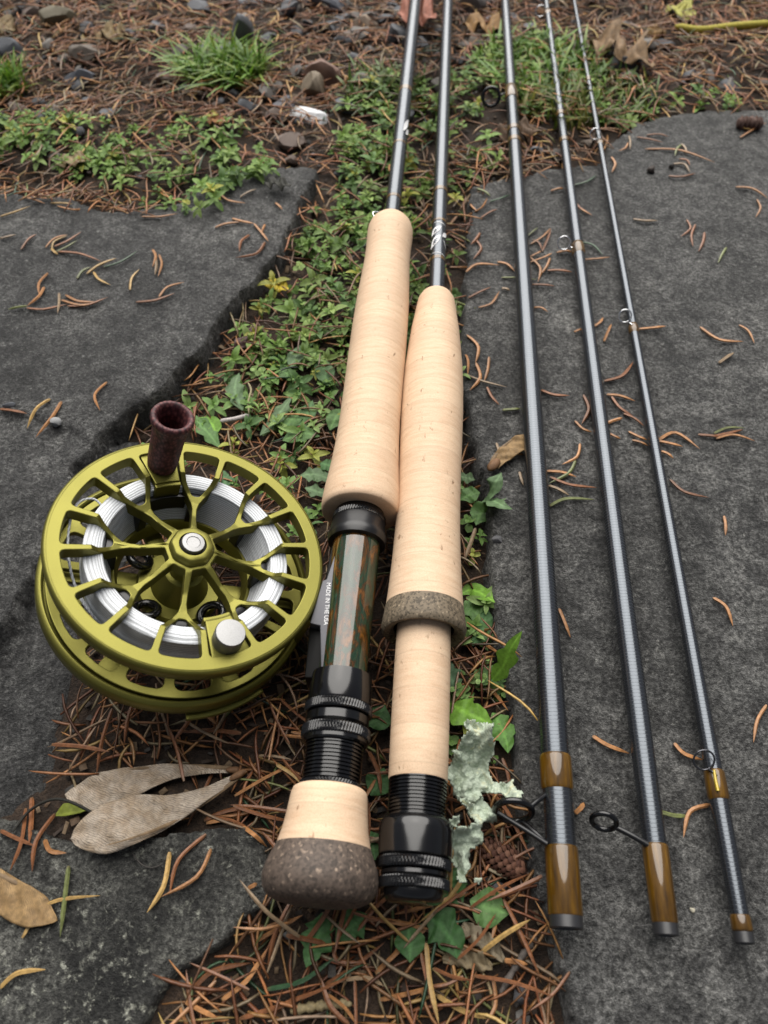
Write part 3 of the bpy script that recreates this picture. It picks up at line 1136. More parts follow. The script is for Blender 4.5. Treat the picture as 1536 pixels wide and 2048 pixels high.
def sheet(name, outlines, z_top, thick, bev, mat, parent, zfun=None):
    """flat plate with holes cut from outlines (first = outer), bevelled, then bent by zfun(radius)"""
    cu = bpy.data.curves.new(name, 'CURVE')
    cu.dimensions = '2D'
    cu.fill_mode = 'BOTH'
    cu.extrude = thick / 2 - bev
    cu.bevel_depth = bev
    cu.bevel_resolution = 1
    cu.offset = -bev
    for pts in outlines:
        sp = cu.splines.new('POLY')
        sp.points.add(len(pts) - 1)
        sp.points.foreach_set('co', np.array([(x, y, 0, 1) for x, y in pts], np.float32).ravel())
        sp.use_cyclic_u = True
    tmp = bpy.data.objects.new(name, cu)
    COL.objects.link(tmp)
    bpy.context.view_layer.update()
    me = bpy.data.meshes.new_from_object(tmp.evaluated_get(bpy.context.evaluated_depsgraph_get()))
    bpy.data.objects.remove(tmp)
    me.name = name
    import bmesh
    bm = bmesh.new()
    bm.from_mesh(me)
    bmesh.ops.remove_doubles(bm, verts=bm.verts[:], dist=2e-6)
    for lim in (.0030, .0018, .0012):
        es = [e for e in bm.edges if e.calc_length() > lim and abs(e.verts[0].co.z - e.verts[1].co.z) < 1e-5]
        bmesh.ops.subdivide_edges(bm, edges=es, cuts=1, use_grid_fill=False)
        bmesh.ops.triangulate(bm, faces=bm.faces[:])
    bm.to_mesh(me)
    bm.free()
    co = np.zeros(len(me.vertices) * 3, np.float32)
    me.vertices.foreach_get('co', co)
    co = co.reshape(-1, 3)
    co[:, 2] += z_top - thick / 2
    if zfun is not None:
        r = np.hypot(co[:, 0], co[:, 1])
        co[:, 2] += zfun(r)
    me.vertices.foreach_set('co', co.ravel())
    me.materials.clear()
    finish(me, mat, 19)
    return link(name, me, parent)


circle = lambda r, n=120: [(r * math.cos(2 * math.pi * k / n), r * math.sin(2 * math.pi * k / n)) for k in range(n)]
spoke_drop = lambda r: np.interp(r / RR, [0.1, 0.20, 0.34, 0.48, 0.56, 0.64, 0.682, 1.0], [-.0012, -.0020, -.0048, -.0058, -.0050, -.0026, 0, 0])
holes = [win_A(y) for y in YA] + [win_B(YA[k], YA[k] + math.radians(45)) for k in range(8)]
spool = sheet('spool_face', [circle(RR * 0.985, 160)] + holes, 0.0, 0.0050, 0.00030, M['olive'], reel, spoke_drop)
lathe('spool_rim', [(-.0052, RR * .955), (-.0056, RR * .975), (-.0052, RR * .990), (-.0020, RR * 1.0), (-.0009, RR * .997), (-.0001, RR * .985), (.0001, RR * .970), (-.0003, RR * .962)],
      M['olive'], reel, seg=160, axis='Z', cap=False, smooth=60)

# hub: scalloped cap, column, bolt
nseg = 80
V, Fa = [], []
hp = [(-.024, .11, 0), (-.010, .125, 0), (-.0046, .150, 0.0), (-.0030, .165, .4), (-.0004, .162, 1), (.0008, .150, 1), (.0012, .136, .5), (.0012, .100, 0), (.0004, .096, 0)]
for z, r, am in hp:
    for k in range(nseg):
        a = 2 * math.pi * k / nseg
        rr_ = RR * (r - .008 * am * (0.5 + 0.5 * math.cos(8 * (a - YA[0])) * -1))
        V.append((rr_ * math.cos(a), rr_ * math.sin(a), z))
for i in range(len(hp) - 1):
    for k in range(nseg):
        Fa.append((i * nseg + k, i * nseg + (k + 1) % nseg, (i + 1) * nseg + (k + 1) % nseg, (i + 1) * nseg + k))
hub = link('hub', new_mesh('hub', V, Fa, M['olive'], 40), reel)
lathe('hub_bolt', [(-.002, .084 * RR), (.0018, .084 * RR), (.0022, .079 * RR), (.0023, .05 * RR), (.0021, .046 * RR), (.0021, .01 * RR)], M['steel'], hub, seg=48, axis='Z')
lathe('hub_seal', [(-.001, .097 * RR), (.0003, .097 * RR), (.0003, .083 * RR)], M['black_inside'], hub, seg=48, axis='Z', cap=False)


def sector_plate(name, ac, half, r0, r1, z0, z1, mat, parent, bev=.0003, n=14):
    pts = [tuple(pol(ac - half + 2 * half * k / n, r1)) for k in range(n + 1)] + [tuple(pol(ac + half - 2 * half * k / n, r0)) for k in range(n + 1)]
    return prism(name, pts, z0, z1, mat, parent, bev)


for nm, aa in (('handle_pad', HANDLE_A), ('counterweight_pad', HANDLE_A + math.pi)):
    sector_plate(nm, aa, math.radians(8.9), .605 * RR, .900 * RR, -.0034, -.0007, M['olive'], reel)
    sector_plate('pad_wall', aa, math.radians(9.6), .572 * RR, .606 * RR, -.0085, -.0012, M['olive'], reel)

# handle: flared, hollow, ribbed weave
hx, hy = pol(HANDLE_A, .765 * RR)
hr = 0.0050
V, Fa = [], []
prof = [(-.0008, .92), (.0006, 1.0), (.004, 1.06), (.010, 1.08), (.016, 1.10), (.0200, 1.15), (.0228, 1.27), (.0245, 1.40), (.0258, 1.42), (.0267, 1.34), (.0268, 1.15), (.0258, 0.99), (.0220, .86), (.012, .80), (.006, .5)]
fine = []
for (z0, q0), (z1, q1) in zip(prof, prof[1:]):
    m = max(1, int(abs(z1 - z0) / .0005))
    fine += [(z0 + (z1 - z0) * k / m, q0 + (q1 - q0) * k / m) for k in range(m)]
fine.append(prof[-1])
ns = 96
for i, (z, q) in enumerate(fine):
    for k in range(ns):
        a = 2 * math.pi * k / ns
        bumpy = 1 + 0.018 * ((k + i) % 2) * (1 if q > .9 else 0) + 0.012 * math.sin(a * 24 + i)
        V.append((hx + hr * q * bumpy * math.cos(a), hy + hr * q * bumpy * math.sin(a), z * 0.95))
for i in range(len(fine) - 1):
    for k in range(ns):
        Fa.append((i * ns + k, i * ns + (k + 1) % ns, (i + 1) * ns + (k + 1) % ns, (i + 1) * ns + k))
Fa.append(tuple(range((len(fine) - 1) * ns, len(fine) * ns)))
link('handle', new_mesh('handle', V, Fa, M['knit'], 179), reel)

# counterweight
cw = lathe('counterweight', [(-.001, .0048), (.0046, .0048), (.0052, .0045), (.0053, .002)], M['steel'], reel, seg=56, axis='Z')
cx, cy = pol(HANDLE_A + math.pi, .78 * RR)
cw.location = (cx, cy, 0)

# arbor posts under the arms, lower ring, wound line
for k, ya in enumerate(YA):
    sector_plate('arbor_post', ya, math.radians(4.5), .500 * RR, .585 * RR, -.0200, -.0064, M['black_satin'], reel, .0002, 6)  # black colour stands in for the shade inside the spool
for aa in (HANDLE_A, HANDLE_A + math.pi):
    sector_plate('arbor_wall', aa, math.radians(16), .555 * RR, .60 * RR, -.0200, -.0072, M['black_satin'], reel, .0002, 10)  # black again paints in the interior shade on these walls
lathe('arbor_ring', [(-.0235, .47 * RR), (-.0200, .485 * RR), (-.0188, .50 * RR), (-.0188, .52 * RR), (-.0235, .60 * RR), (-.0235, .47 * RR)], M['olive'], reel, seg=120, axis='Z', cap=False)
lp = []
ri, ro = .605 * RR, .735 * RR
r_low = .505 * RR
for k in range(30):
    lp.append((-.0205 + .0155 * k / 29, r_low + (ri - r_low) * (k / 29) ** .8 + (.00012 if k % 2 else 0)))
for k in range(13):
    lp.append((-.0047 + (.00014 if k % 2 else 0) + .0007 * math.sin(math.pi * k / 12), ri + (ro - ri) * k / 12))
for k in range(30):
    lp.append((-.0050 - .0172 * k / 29, ro + (.00014 if k % 2 else 0) + .0008 * math.sin(math.pi * k / 29) - .0010 * k / 29))
lathe('wound_line', lp, M['line'], reel, seg=140, axis='Z', cap=False, smooth=50)
# loose loop of line at the left edge of the spool
lo = [(.70, 158, -.006), (.80, 157, -.0045), (.865, 163, -.0040), (.86, 172, -.0048), (.835, 184, -.0068), (.81, 197, -.0095), (.785, 210, -.0130), (.750, 220, -.0160), (.715, 228, -.0175)]
im_a = lambda deg: math.radians(deg)
tube('line_loop', spline([(*pol(im_a(d), r * RR), z) for r, d, z in lo], 64), .00040, M['line'], reel, 8)
lo2 = [(.83, 190, -.0085), (.79, 203, -.0125), (.755, 214, -.0155), (.72, 224, -.0175)]
tube('line_loop', spline([(*pol(im_a(d), r * RR), z) for r, d, z in lo2], 30), .00036, M['line'], reel, 8)

# rear flange of the spool, frame ring and struts
ws = []
for k in range(16):
    a = YA[0] + math.radians(11.25 + 22.5 * k)
    r0_, r1_ = .635 * RR, .905 * RR
    h0, h1 = math.radians(8.2), math.radians(8.9)
    ws.append(fillet([(*pol(a - h1, r1_), .075 * RR), (*pol(a, r1_), 0), (*pol(a + h1, r1_), .075 * RR), (*pol(a + h0, r0_), .05 * RR), (*pol(a, r0_), 0), (*pol(a - h0, r0_), .05 * RR)]))
sheet('spool_flange', [circle(.962 * RR, 160), circle(.545 * RR, 100)[::-1]] + ws, -.0226, .0022, .0003, M['olive'], reel)
frame = lathe('frame_ring', [(-.0240, .975 * RR), (-.0226, .980 * RR), (-.0222, .992 * RR), (-.0226, 1.018 * RR), (-.0234, 1.028 * RR), (-.0278, 1.028 * RR), (-.0288, 1.016 * RR), (-.0288, .93 * RR), (-.0270, .93 * RR), (-.0270, .975 * RR), (-.0240, .975 * RR)],
              M['olive'], reel, seg=160, axis='Z', cap=False, smooth=45)
for k in range(6):
    a = HANDLE_A + math.radians(8 + 60 * k)
    w = .050 * RR
    ax, nxv = pol(a, 1), pol(a + math.pi / 2, 1)
    q = [tuple(ax * .30 * RR - nxv * w * 1.3), tuple(ax * .94 * RR - nxv * w * 1.6), tuple(ax * .94 * RR + nxv * w * 1.6), tuple(ax * .30 * RR + nxv * w * 1.3)]
    prism('frame_strut', q, -.0288, -.0270, M['olive'], reel, .0003)
lathe('drag_housing', [(-.0310, .31 * RR), (-.0300, .33 * RR), (-.0272, .33 * RR), (-.0262, .31 * RR), (-.0262, .22 * RR), (-.0225, .19 * RR), (-.0160, .15 * RR), (-.0150, .12 * RR)], M['olive'], reel, seg=80, axis='Z')
lathe('drag_knob', [(-.0395, .20 * RR), (-.0390, .23 * RR), (-.0335, .24 * RR), (-.0330, .20 * RR)], M['olive'], reel, seg=60, axis='Z')
for a in (-2.2, -.75, 2.75):
    c = np.array([*pol(a, .36 * RR), -.0235])
    tube('drag_seal', tor_pts(c, .0036, [math.cos(a), math.sin(a), 0.25], [-math.sin(a), math.cos(a), .5], 28), .0014, M['black'], reel, 10, True)
# frame pillar on the rod side, with the foot beneath
pa = math.radians(-9)
pil = sector_plate('frame_pillar', pa, math.radians(13), .985 * RR, 1.035 * RR, -.0232, -.0068, M['olive'], reel, .0003, 16)
for da in (-.07, .07):
    c = np.array([*pol(pa + da, .9845 * RR), -.015])
    lathe_o = lathe('pillar_hole_disc', [(0, .0014), (.0004, .0014), (.0004, .0007), (-.0002, .0006)], M['black_inside'], pil, seg=20, axis='Z')  # dark disc standing in for the shade of a hole in the pillar
    lathe_o.matrix_local = Matrix.Translation(c) @ Matrix(((0, 0, -math.cos(pa + da)), (0, 1, 0), (1, 0, -math.sin(pa + da)))).to_4x4() if False else Matrix.Translation(c) @ Vector((-math.cos(pa + da), -math.sin(pa + da), 0)).to_track_quat('Z', 'Y').to_matrix().to_4x4()
sector_plate('frame_pillar', math.radians(163), math.radians(7), .985 * RR, 1.035 * RR, -.0232, -.0150, M['olive'], reel, .0003, 10)
sector_plate('frame_heel', math.radians(-62), math.radians(17), .985 * RR, 1.06 * RR, -.0312, -.0296, M['olive'], reel, .0004, 24)

# ------------------------------------------------------------------ conifer needles
# (three pixels of the photograph along each needle, colour letter)
NEEDLES = {
    'behind': [
        (0,433,32,425,61,412,'y'), (0,477,16,475,32,469,'p'), (42,499,57,481,73,468,'r'), (46,394,67,400,90,407,'o'), (91,495,109,479,135,469,'o'),
        (104,499,109,485,135,471,'y'), (109,493,137,483,163,463,'r'), (113,503,135,495,155,480,'g'), (117,503,161,509,203,523,'r'), (103,497,109,505,116,509,'y'),
        (154,557,165,544,182,534,'g'), (173,548,198,532,233,516,'y'), (207,534,242,525,276,501,'d'), (187,544,198,560,221,570,'y'), (260,580,264,558,279,538,'y'),
        (305,499,312,515,305,534,'o'), (312,517,313,534,310,550,'p'), (318,509,324,530,316,553,'o'), (272,604,311,602,350,586,'r'), (318,594,335,576,369,564,'o'),
        (96,546,79,568,78,589,'o'), (88,574,79,594,54,612,'o'), (54,612,36,616,15,619,'g'), (54,616,89,620,135,608,'r'), (123,600,161,612,195,605,'o'),
        (131,590,157,604,194,604,'o'), (135,612,174,612,216,594,'r'), (118,586,119,606,115,627,'p'), (214,764,190,792,200,821,'o'), (100,798,73,820,54,857,'y'),
        (123,803,105,836,71,875,'o'), (0,818,28,823,54,827,'r'), (430,455,452,449,482,444,'o'), (464,437,488,445,509,447,'o'), (508,447,525,469,537,483,'o'),
        (530,449,527,457,523,466,'o'), (499,470,482,485,479,503,'r'), (530,484,513,509,471,515,'r'), (436,382,456,402,492,406,'o'), (480,394,496,386,513,378,'p'),
        (283,433,319,435,355,427,'o'), (115,412,149,421,189,414,'o'), (101,406,129,408,145,408,'y'), (551,406,557,412,565,419,'o'),
    ],
    'rods': [
        (906,414,925,391,946,377,'p'), (927,410,941,391,962,383,'p'), (954,377,970,385,981,393,'g'), (979,403,999,399,1020,389,'d'), (937,397,943,414,954,422,'o'),
        (900,449,917,432,931,435,'o'), (933,432,962,418,975,395,'o'), (961,436,979,426,995,418,'r'), (900,464,925,476,941,484,'g'), (912,459,929,464,941,467,'o'),
        (900,468,917,480,929,484,'r'), (960,466,952,480,941,490,'r'), (952,480,962,499,946,519,'r'), (900,534,925,536,954,534,'o'), (932,544,954,530,999,530,'o'),
        (995,524,1014,530,1030,543,'o'), (904,497,908,513,904,530,'o'), (1003,555,1037,557,1074,559,'g'), (1055,472,1066,464,1076,455,'g'), (1061,488,1086,474,1101,456,'o'),
        (1084,503,1095,480,1102,457,'r'), (1066,480,1078,488,1084,501,'r'), (1061,513,1076,507,1082,503,'o'), (1061,524,1090,515,1104,506,'o'), (1061,515,1080,538,1076,564,'o'),
        (1100,516,1093,534,1082,548,'o'), (1064,569,1086,571,1110,572,'r'), (1095,541,1119,542,1144,544,'r'), (1113,505,1132,503,1144,505,'o'), (1167,519,1194,519,1220,514,'o'),
        (1162,484,1186,492,1206,511,'d'), (1101,382,1115,379,1128,377,'o'), (1148,408,1165,422,1184,430,'o'), (936,596,958,586,982,574,'r'), (957,615,983,608,999,582,'o'),
        (902,598,925,610,953,617,'g'), (1004,577,1012,579,1020,581,'p'), (1068,615,1082,617,1096,624,'o'), (1148,664,1159,661,1165,659,'o'), (1186,654,1200,646,1206,635,'o'),
        (1208,683,1217,662,1223,648,'o'), (1277,658,1306,657,1332,652,'o'), (934,670,956,695,951,726,'o'), (952,726,960,757,939,781,'o'), (921,695,935,720,935,753,'o'),
        (978,714,975,741,968,764,'o'), (933,749,966,764,1014,774,'p'), (974,774,983,795,999,810,'r'), (1005,820,1024,820,1042,817,'g'), (1082,780,1107,791,1139,791,'r'),
        (1167,790,1177,820,1163,848,'r'), (1150,842,1165,859,1184,864,'o'), (1219,867,1231,875,1241,877,'o'), (1244,836,1210,853,1223,893,'o'), (1213,789,1239,793,1270,802,'o'),
        (1223,793,1239,817,1268,834,'r'), (1247,827,1268,838,1289,853,'r'), (1208,762,1244,753,1267,723,'r'), (1266,438,1289,443,1316,441,'p'), (1373,439,1380,459,1360,474,'r'),
        (1391,449,1382,472,1386,493,'r'), (1409,465,1405,486,1397,503,'r'), (1453,495,1444,509,1436,526,'g'), (1471,374,1504,379,1536,397,'o'), (1514,399,1520,418,1511,435,'o'),
        (1400,654,1438,681,1487,683,'o'), (1478,650,1496,664,1509,687,'o'), (1438,726,1453,716,1468,705,'p'), (1257,863,1277,875,1295,880,'o'), (1264,880,1281,886,1297,892,'o'),
        (1318,880,1351,867,1400,898,'o'), (1318,882,1339,888,1366,893,'o'), (1322,902,1335,909,1347,917,'o'), (1396,869,1422,873,1438,873,'r'), (1428,867,1455,857,1490,856,'g'),
        (1424,873,1459,867,1486,859,'r'), (1432,877,1467,871,1510,882,'o'), (1160,887,1153,915,1124,929,'o'), (1151,921,1136,948,1097,967,'g'), (1093,942,1124,946,1153,954,'o'),
        (1100,954,1140,971,1194,975,'r'), (1097,971,1115,979,1139,991,'p'), (1340,959,1368,985,1418,995,'r'), (1039,944,1041,956,1047,971,'p'), (1020,909,1032,909,1048,909,'o'),
        (993,886,999,906,1016,931,'p'), (1100,1012,1132,999,1189,999,'g'), (1448,1032,1450,1051,1451,1071,'o'), (1426,1195,1451,1215,1466,1252,'o'), (1533,1410,1513,1442,1507,1485,'o'),
        (1118,1217,1128,1244,1141,1275,'o'), (1185,1472,1215,1492,1259,1507,'o'), (1348,1486,1368,1509,1407,1520,'o'), (1150,1627,1161,1617,1168,1605,'o'), (1322,1624,1347,1632,1378,1632,'g'),
        (1420,1609,1378,1624,1367,1675,'o'), (1290,298,1358,302,1430,325,'o'), (1363,289,1353,300,1350,312,'g'), (1363,288,1370,298,1373,308,'p'), (1346,328,1368,330,1380,345,'p'),
        (1358,318,1373,322,1380,331,'r'), (1337,352,1363,355,1392,346,'r'), (1273,274,1298,280,1327,285,'r'), (1293,270,1318,270,1338,274,'r'), (1256,286,1250,298,1237,302,'o'),
        (1223,314,1230,330,1223,345,'o'), (1258,272,1260,285,1260,299,'p'), (1148,370,1173,365,1193,350,'d'), (1150,402,1160,418,1184,431,'r'), (1473,250,1488,258,1508,260,'y'),
        (1480,275,1503,262,1533,245,'o'),
    ],
    'lichen': [
        (63,1595,64,1637,58,1688,'r'), (51,1617,44,1684,20,1741,'r'), (109,1628,73,1684,64,1743,'r'), (0,1661,33,1677,69,1692,'r'), (89,1679,102,1703,133,1706,'o'),
        (137,1732,131,1794,120,1874,'g'), (44,1876,98,1808,200,1791,'y'), (0,1976,36,1947,91,1939,'y'), (412,1668,357,1721,339,1790,'r'), (339,1704,328,1772,294,1825,'y'),
        (422,1697,394,1754,321,1794,'o'), (284,1683,328,1648,383,1635,'o'), (496,1777,507,1772,514,1766,'o'), (467,1644,503,1666,534,1694,'o'), (408,1641,456,1622,532,1611,'r'),
        (423,1586,474,1553,525,1535,'r'), (412,1646,474,1633,510,1615,'o'), (432,1528,405,1590,374,1652,'r'),
    ],
    'gap': [
        (511,1883,558,1856,605,1830,'o'), (444,2000,493,1962,534,1897,'o'), (388,1976,429,1941,502,1926,'r'), (534,1979,605,1962,669,1915,'d'), (710,1834,786,1844,867,1860,'o'),
        (751,1947,810,1891,880,1836,'o'), (646,1973,710,1932,769,1885,'r'), (666,1888,675,1921,722,1924,'r'), (842,1906,857,1973,877,2048,'r'), (760,2000,827,1985,912,1962,'o'),
        (962,1780,962,1821,965,1862,'o'), (994,1801,991,1844,983,1883,'o'), (968,1789,1003,1787,1053,1792,'o'), (479,2038,564,2011,628,1982,'r'), (405,2047,435,2038,458,2041,'o'),
        (370,2003,400,2020,438,2038,'o'), (362,2014,367,2032,376,2048,'o'), (986,1956,991,2009,971,2048,'o'), (874,1991,921,2020,974,2038,'y'), (675,1962,734,1956,769,1973,'p'),
        (1009,1921,1032,1924,1056,1929,'o'), (939,1005,965,1007,989,1011,'o'), (941,981,950,977,962,971,'o'), (951,1056,941,1086,926,1125,'p'), (938,1254,956,1260,969,1271,'o'),
        (934,1268,960,1262,986,1257,'o'), (932,1275,965,1286,1003,1310,'o'), (950,1294,969,1331,977,1374,'r'), (939,1361,982,1380,1016,1421,'o'), (1005,1516,1016,1550,1020,1593,'r'),
        (974,1578,1012,1619,1063,1718,'r'), (892,1563,900,1567,911,1576,'o'), (909,1623,939,1610,980,1606,'o'), (956,1730,958,1739,954,1760,'o'),
    ],
}
TONES = {'r': (0.205, 0.082, 0.034), 'o': (0.37, 0.175, 0.068), 'y': (0.42, 0.27, 0.095), 'p': (0.27, 0.19, 0.115), 'g': (0.14, 0.16, 0.055), 'd': (0.035, 0.085, 0.038)}
TONE_WORDS = {'r': 'rust-brown', 'o': 'orange', 'y': 'yellowish', 'p': 'greyish', 'g': 'half-green', 'd': 'dark green'}
PLACE = {'behind': 'on the smooth slate slab behind the reel', 'rods': 'on the slab that carries the bare rod sections',
         'lichen': 'on or beside the lichen-mottled flagstone near the maple seeds', 'gap': 'on the litter between the flagstones near the rod butts'}


def needle_mesh(pts, wid, tint, sides=5, name='needle'):
    P = spline(pts, 11)
    n = len(P)
    q = np.linspace(0, 1, n)
    rad = wid * 0.5 * np.minimum(1, np.minimum(0.6 + q * 4, 0.08 + (1 - q) * 3.2))
    V, Fa = tube_data(P, rad, sides, False, 0.75)
    t = np.array(tint)[None] * (0.78 + 0.3 * np.sin(np.linspace(.4, 2.9, n)))[:, None]
    tip = np.array([0.30, 0.20, 0.10])
    t[0] = 0.5 * t[0] + 0.25 * tip
    return new_mesh(name, V, Fa, M['needle'], 20, np.repeat(t, sides, 0))


LANDMARKS = [(480, 790, 'lobed grey-green weed'), (600, 850, 'rounded weed leaves'), (410, 850, 'leaves by the reel handle'), (640, 965, 'jagged dark weed'), (700, 560, 'upper wide cork grip'), (560, 640, 'dark slab edge'),
             (500, 685, 'shrivelled brown leaf'), (990, 1082, 'buried dark pebble'), (955, 1190, 'weed under the cork ring'), (902, 1350, 'toothed grey-green leaf'), (610, 640, 'thickest mat of creepers'), (640, 740, 'pale oval weed leaf'), (700, 480, 'narrow neck of the wide grip'),
             (330, 870, 'reel handle'), (90, 1000, "reel's left rim"), (350, 1450, "reel's lower rim"), (430, 960, "reel's far rim"), (112, 848, 'light grey pebble'), (20, 808, 'tiny stone chips'),
             (555, 575, 'small yellow leaf'), (558, 368, 'blackened leaf scrap'), (468, 838, 'bleached stick'), (140, 325, 'standing tan leaf'), (0, 560, 'left picture edge by the smooth slab'),
             (240, 480, 'middle of the smooth slab'), (520, 540, 'planted rim of the smooth slab'), (0, 440, 'far left corner of the smooth slab'), (330, 420, 'far rim of the smooth slab'),
             (755, 433, 'wire hook keeper'), (735, 700, 'wide cork grip'), (640, 1010, 'flared end of the wide cork grip'), (880, 480, 'white mark on the second rod'), (872, 590, 'tip of the tapered grip'),
             (922, 760, 'swell of the tapered grip'), (690, 1200, 'burl reel seat'), (665, 1430, 'knurled lock rings'), (640, 1620, 'butt cork'), (630, 1815, 'fighting butt'), (845, 1400, 'plain cork seat'),
             (920, 1235, 'grey cork ring'), (825, 1790, 'black end cap'), (830, 1600, 'black seat thread'), (1010, 905, 'tan maple seed with case'), (985, 985, 'dusty lobed weed'), (1020, 1300, 'upright bright leaf'),
             (945, 1425, 'large bright weed leaf'), (1003, 1470, 'deeply lobed leaf'), (950, 1530, 'pale lichen'), (930, 1720, 'lower lichen lobes'), (1012, 1722, 'small cone'), (1027, 1622, 'double-foot guide'),
             (985, 195, "thick rod's far guide"), (1040, 560, 'upper thick bare rod'), (1060, 760, 'thick bare rod, mid length'), (1095, 1150, 'lower thick bare rod'),
             (1130, 1780, 'thick ferrule end'), (1130, 487, "middle rod's fine wire guide"), (1175, 700, 'middle bare rod, upper part'), (1225, 1000, 'middle bare rod, mid length'), (1208, 1643, 'small black ring guide'),
             (1330, 1840, 'middle ferrule end'), (1252, 640, "thin rod's second wire guide"), (1190, 268, "thin rod's farthest wire guide"), (1300, 880, 'thin bare rod, mid length'), (1408, 1517, "thin rod's nearest wire guide"),
             (1490, 1870, 'thin ferrule end'), (1302, 343, 'black seed'), (1500, 246, 'brown catkin'), (1440, 690, 'open right part of the rod slab'), (1440, 880, 'clear stretch right of the thin rod'), (1400, 460, 'far right part of the rod slab'),
             (300, 1570, 'upper paired maple seed'), (250, 1660, 'lower paired maple seed'), (55, 1800, 'tan seed wing at the edge'), (640, 1890, 'dark lobed leaves'), (885, 1880, 'spreading weed leaves'),
             (960, 1880, 'torn leaf strip'), (930, 1925, 'torn bark-like leaf'), (640, 2012, 'straw-coloured seed spike'), (1035, 1930, 'grey twig'), (1098, 2000, 'bent straw'), (400, 1750, 'middle of the mottled slab'),
             (420, 1930, 'front rim of the mottled slab'), (90, 1960, 'front left of the mottled slab'), (800, 2030, 'bottom picture edge, centre'), (450, 2030, 'bottom picture edge, left of centre'), (1000, 2040, 'bottom picture edge by the rod slab'),
             (620, 238, 'white quartz shard'), (165, 166, 'rounded blue-grey stone'), (655, 165, 'reddish brown stone'), (484, 95, 'upright grey stone'), (450, 150, 'lone grass tuft'), (118, 48, 'olive-brown stone'),
             (18, 118, 'dark stone at the left edge'), (690, 217, 'pebble behind the quartz shard'), (655, 12, 'large blue-grey stone'), (230, 68, 'crumpled ochre leaf'), (1247, 145, 'dark stone by the maple leaf'),
             (1365, 20, 'yellow-green leaf'), (1440, 55, 'yellow leaf stalk'), (1250, 105, 'curled maple leaf'), (830, 25, 'reddish leaf'), (960, 50, 'ochre curled leaf'), (1315, 66, 'far ochre leaf'), (730, 55, 'pale beige stone'),
             (300, 30, 'top edge above the tuft'), (330, 210, 'gravel before the blue-grey stone'), (1450, 140, 'gravel right of the maple leaf'), (800, 170, 'first rod at the back'), (565, 30, 'top edge right of the upright stone')]
LMX = np.array([(a, b) for a, b, c in LANDMARKS], float)




def where_is(px, py):
    d = (LMX - np.array([px, py])) * np.array([1, 1.15])
    k = int(np.argmin((d ** 2).sum(1)))
    dx, dy = px - LMX[k, 0], py - LMX[k, 1]
    if math.hypot(dx, dy) < 22:
        w = 'beside'
    elif abs(dx) > abs(dy):
        w = 'left of' if dx < 0 else 'right of'
    else:
        w = 'beyond' if dy < 0 else 'before'
    far = 'close ' if math.hypot(dx, dy) < 60 else ''
    ph = LANDMARKS[k][2]
    if any(q in ph for q in ('edge', 'part', 'stretch', 'middle', 'corner', 'rim of', 'front left', 'gravel', 'at the back')):
        w = 'near'
    return f"{far if w == 'beside' else ''}{w} the {ph}"


def needle_words(q, c):
    q = np.asarray(q, float)
    ch = np.linalg.norm(q[-1] - q[0])
    sag = np.linalg.norm(q[1] - 0.5 * (q[0] + q[-1])) / max(ch, 1e-6)
    v = q[-1] - q[0]
    a = math.degrees(math.atan2(v[1], v[0])) % 180
    lie = 'lying crosswise' if a < 30 or a > 150 else ('pointing away' if 60 < a < 120 else ('leaning rightward' if a < 90 else 'leaning leftward'))
    return f"{'bent ' if sag > .13 else 'straight '}{TONE_WORDS[c]} needle {lie}"


n_single = 0
for place, rows in NEEDLES.items():
    for x0, y0, x1, y1, x2, y2, c in rows:
        up = 0.0009 if place != 'gap' else 0.0035 + 0.003 * random.random()
        pts = np.array([on_ground(x, y, up) for x, y in ((x0, y0), (x1, y1), (x2, y2))])
        if place != 'gap':
            pts[1, 2] += 0.0006
        wid = 0.00142 * random.uniform(.85, 1.15)
        tone = np.array(TONES[c]) * random.uniform(.75, 1.2)
        base = pts[1].copy()
        o = link('conifer_needle', needle_mesh(pts - base, wid, tone))
        o.location = base
        tag(o, f'{needle_words(pts, c)} {where_is(x1, y1)}', 'needle', f'{TONE_WORDS[c]} needles {PLACE[place]}')
        n_single += 1

# templates for the litter
NT = []
for k in range(7):
    Ln, bend = 0.019, (-.13, .03, .10, -.02, .16, -.07, .05)[k]
    x = np.linspace(-.5, .5, 6)
    pts = np.stack([x * Ln, bend * Ln * (0.25 - x * x) * 2 + (0.0006 * np.sin(x * 5) if k % 3 == 0 else 0), 0.0008 * np.cos(x * 3)], -1)
    q = np.linspace(0, 1, 6)
    NT.append((pts, 0.00052 * np.minimum(1, np.minimum(.55 + 4 * q, .12 + 4 * (1 - q)))))


def in_any(px, py, polys):
    r = np.zeros(np.shape(px), bool)
    for p in polys:
        r |= inside_px(px, py, p)
    return r


PX_COVER = [[(-300, 215), (0, 228), (200, 232), (420, 235), (480, 250), (530, 290), (560, 330), (540, 350), (470, 380), (420, 432), (350, 425), (250, 372), (200, 350), (100, 330), (0, 300), (-300, 330)]]
PX_CHAN = [[(690, 330), (720, 200), (800, 175), (880, 230), (950, 250), (1010, 280), (990, 330), (935, 372), (925, 560), (925, 800), (900, 880), (700, 1000), (640, 960), (600, 900), (610, 800), (500, 720), (470, 640), (570, 500), (600, 420), (640, 340)]]
PX_RIGHT = [[(690, 215), (760, 160), (900, 150), (960, 110), (1090, 60), (1170, 130), (1200, 160), (1330, 165), (1480, 190), (1490, 208), (1310, 222), (1250, 255), (1160, 235), (1060, 260), (940, 260), (800, 300), (650, 320)]]
PX_STRIP = [[(880, 900), (960, 940), (975, 1040), (985, 1150), (1000, 1300), (1030, 1440), (1040, 1560), (1000, 1600), (900, 1560), (890, 1400), (930, 1250), (925, 1100)]]
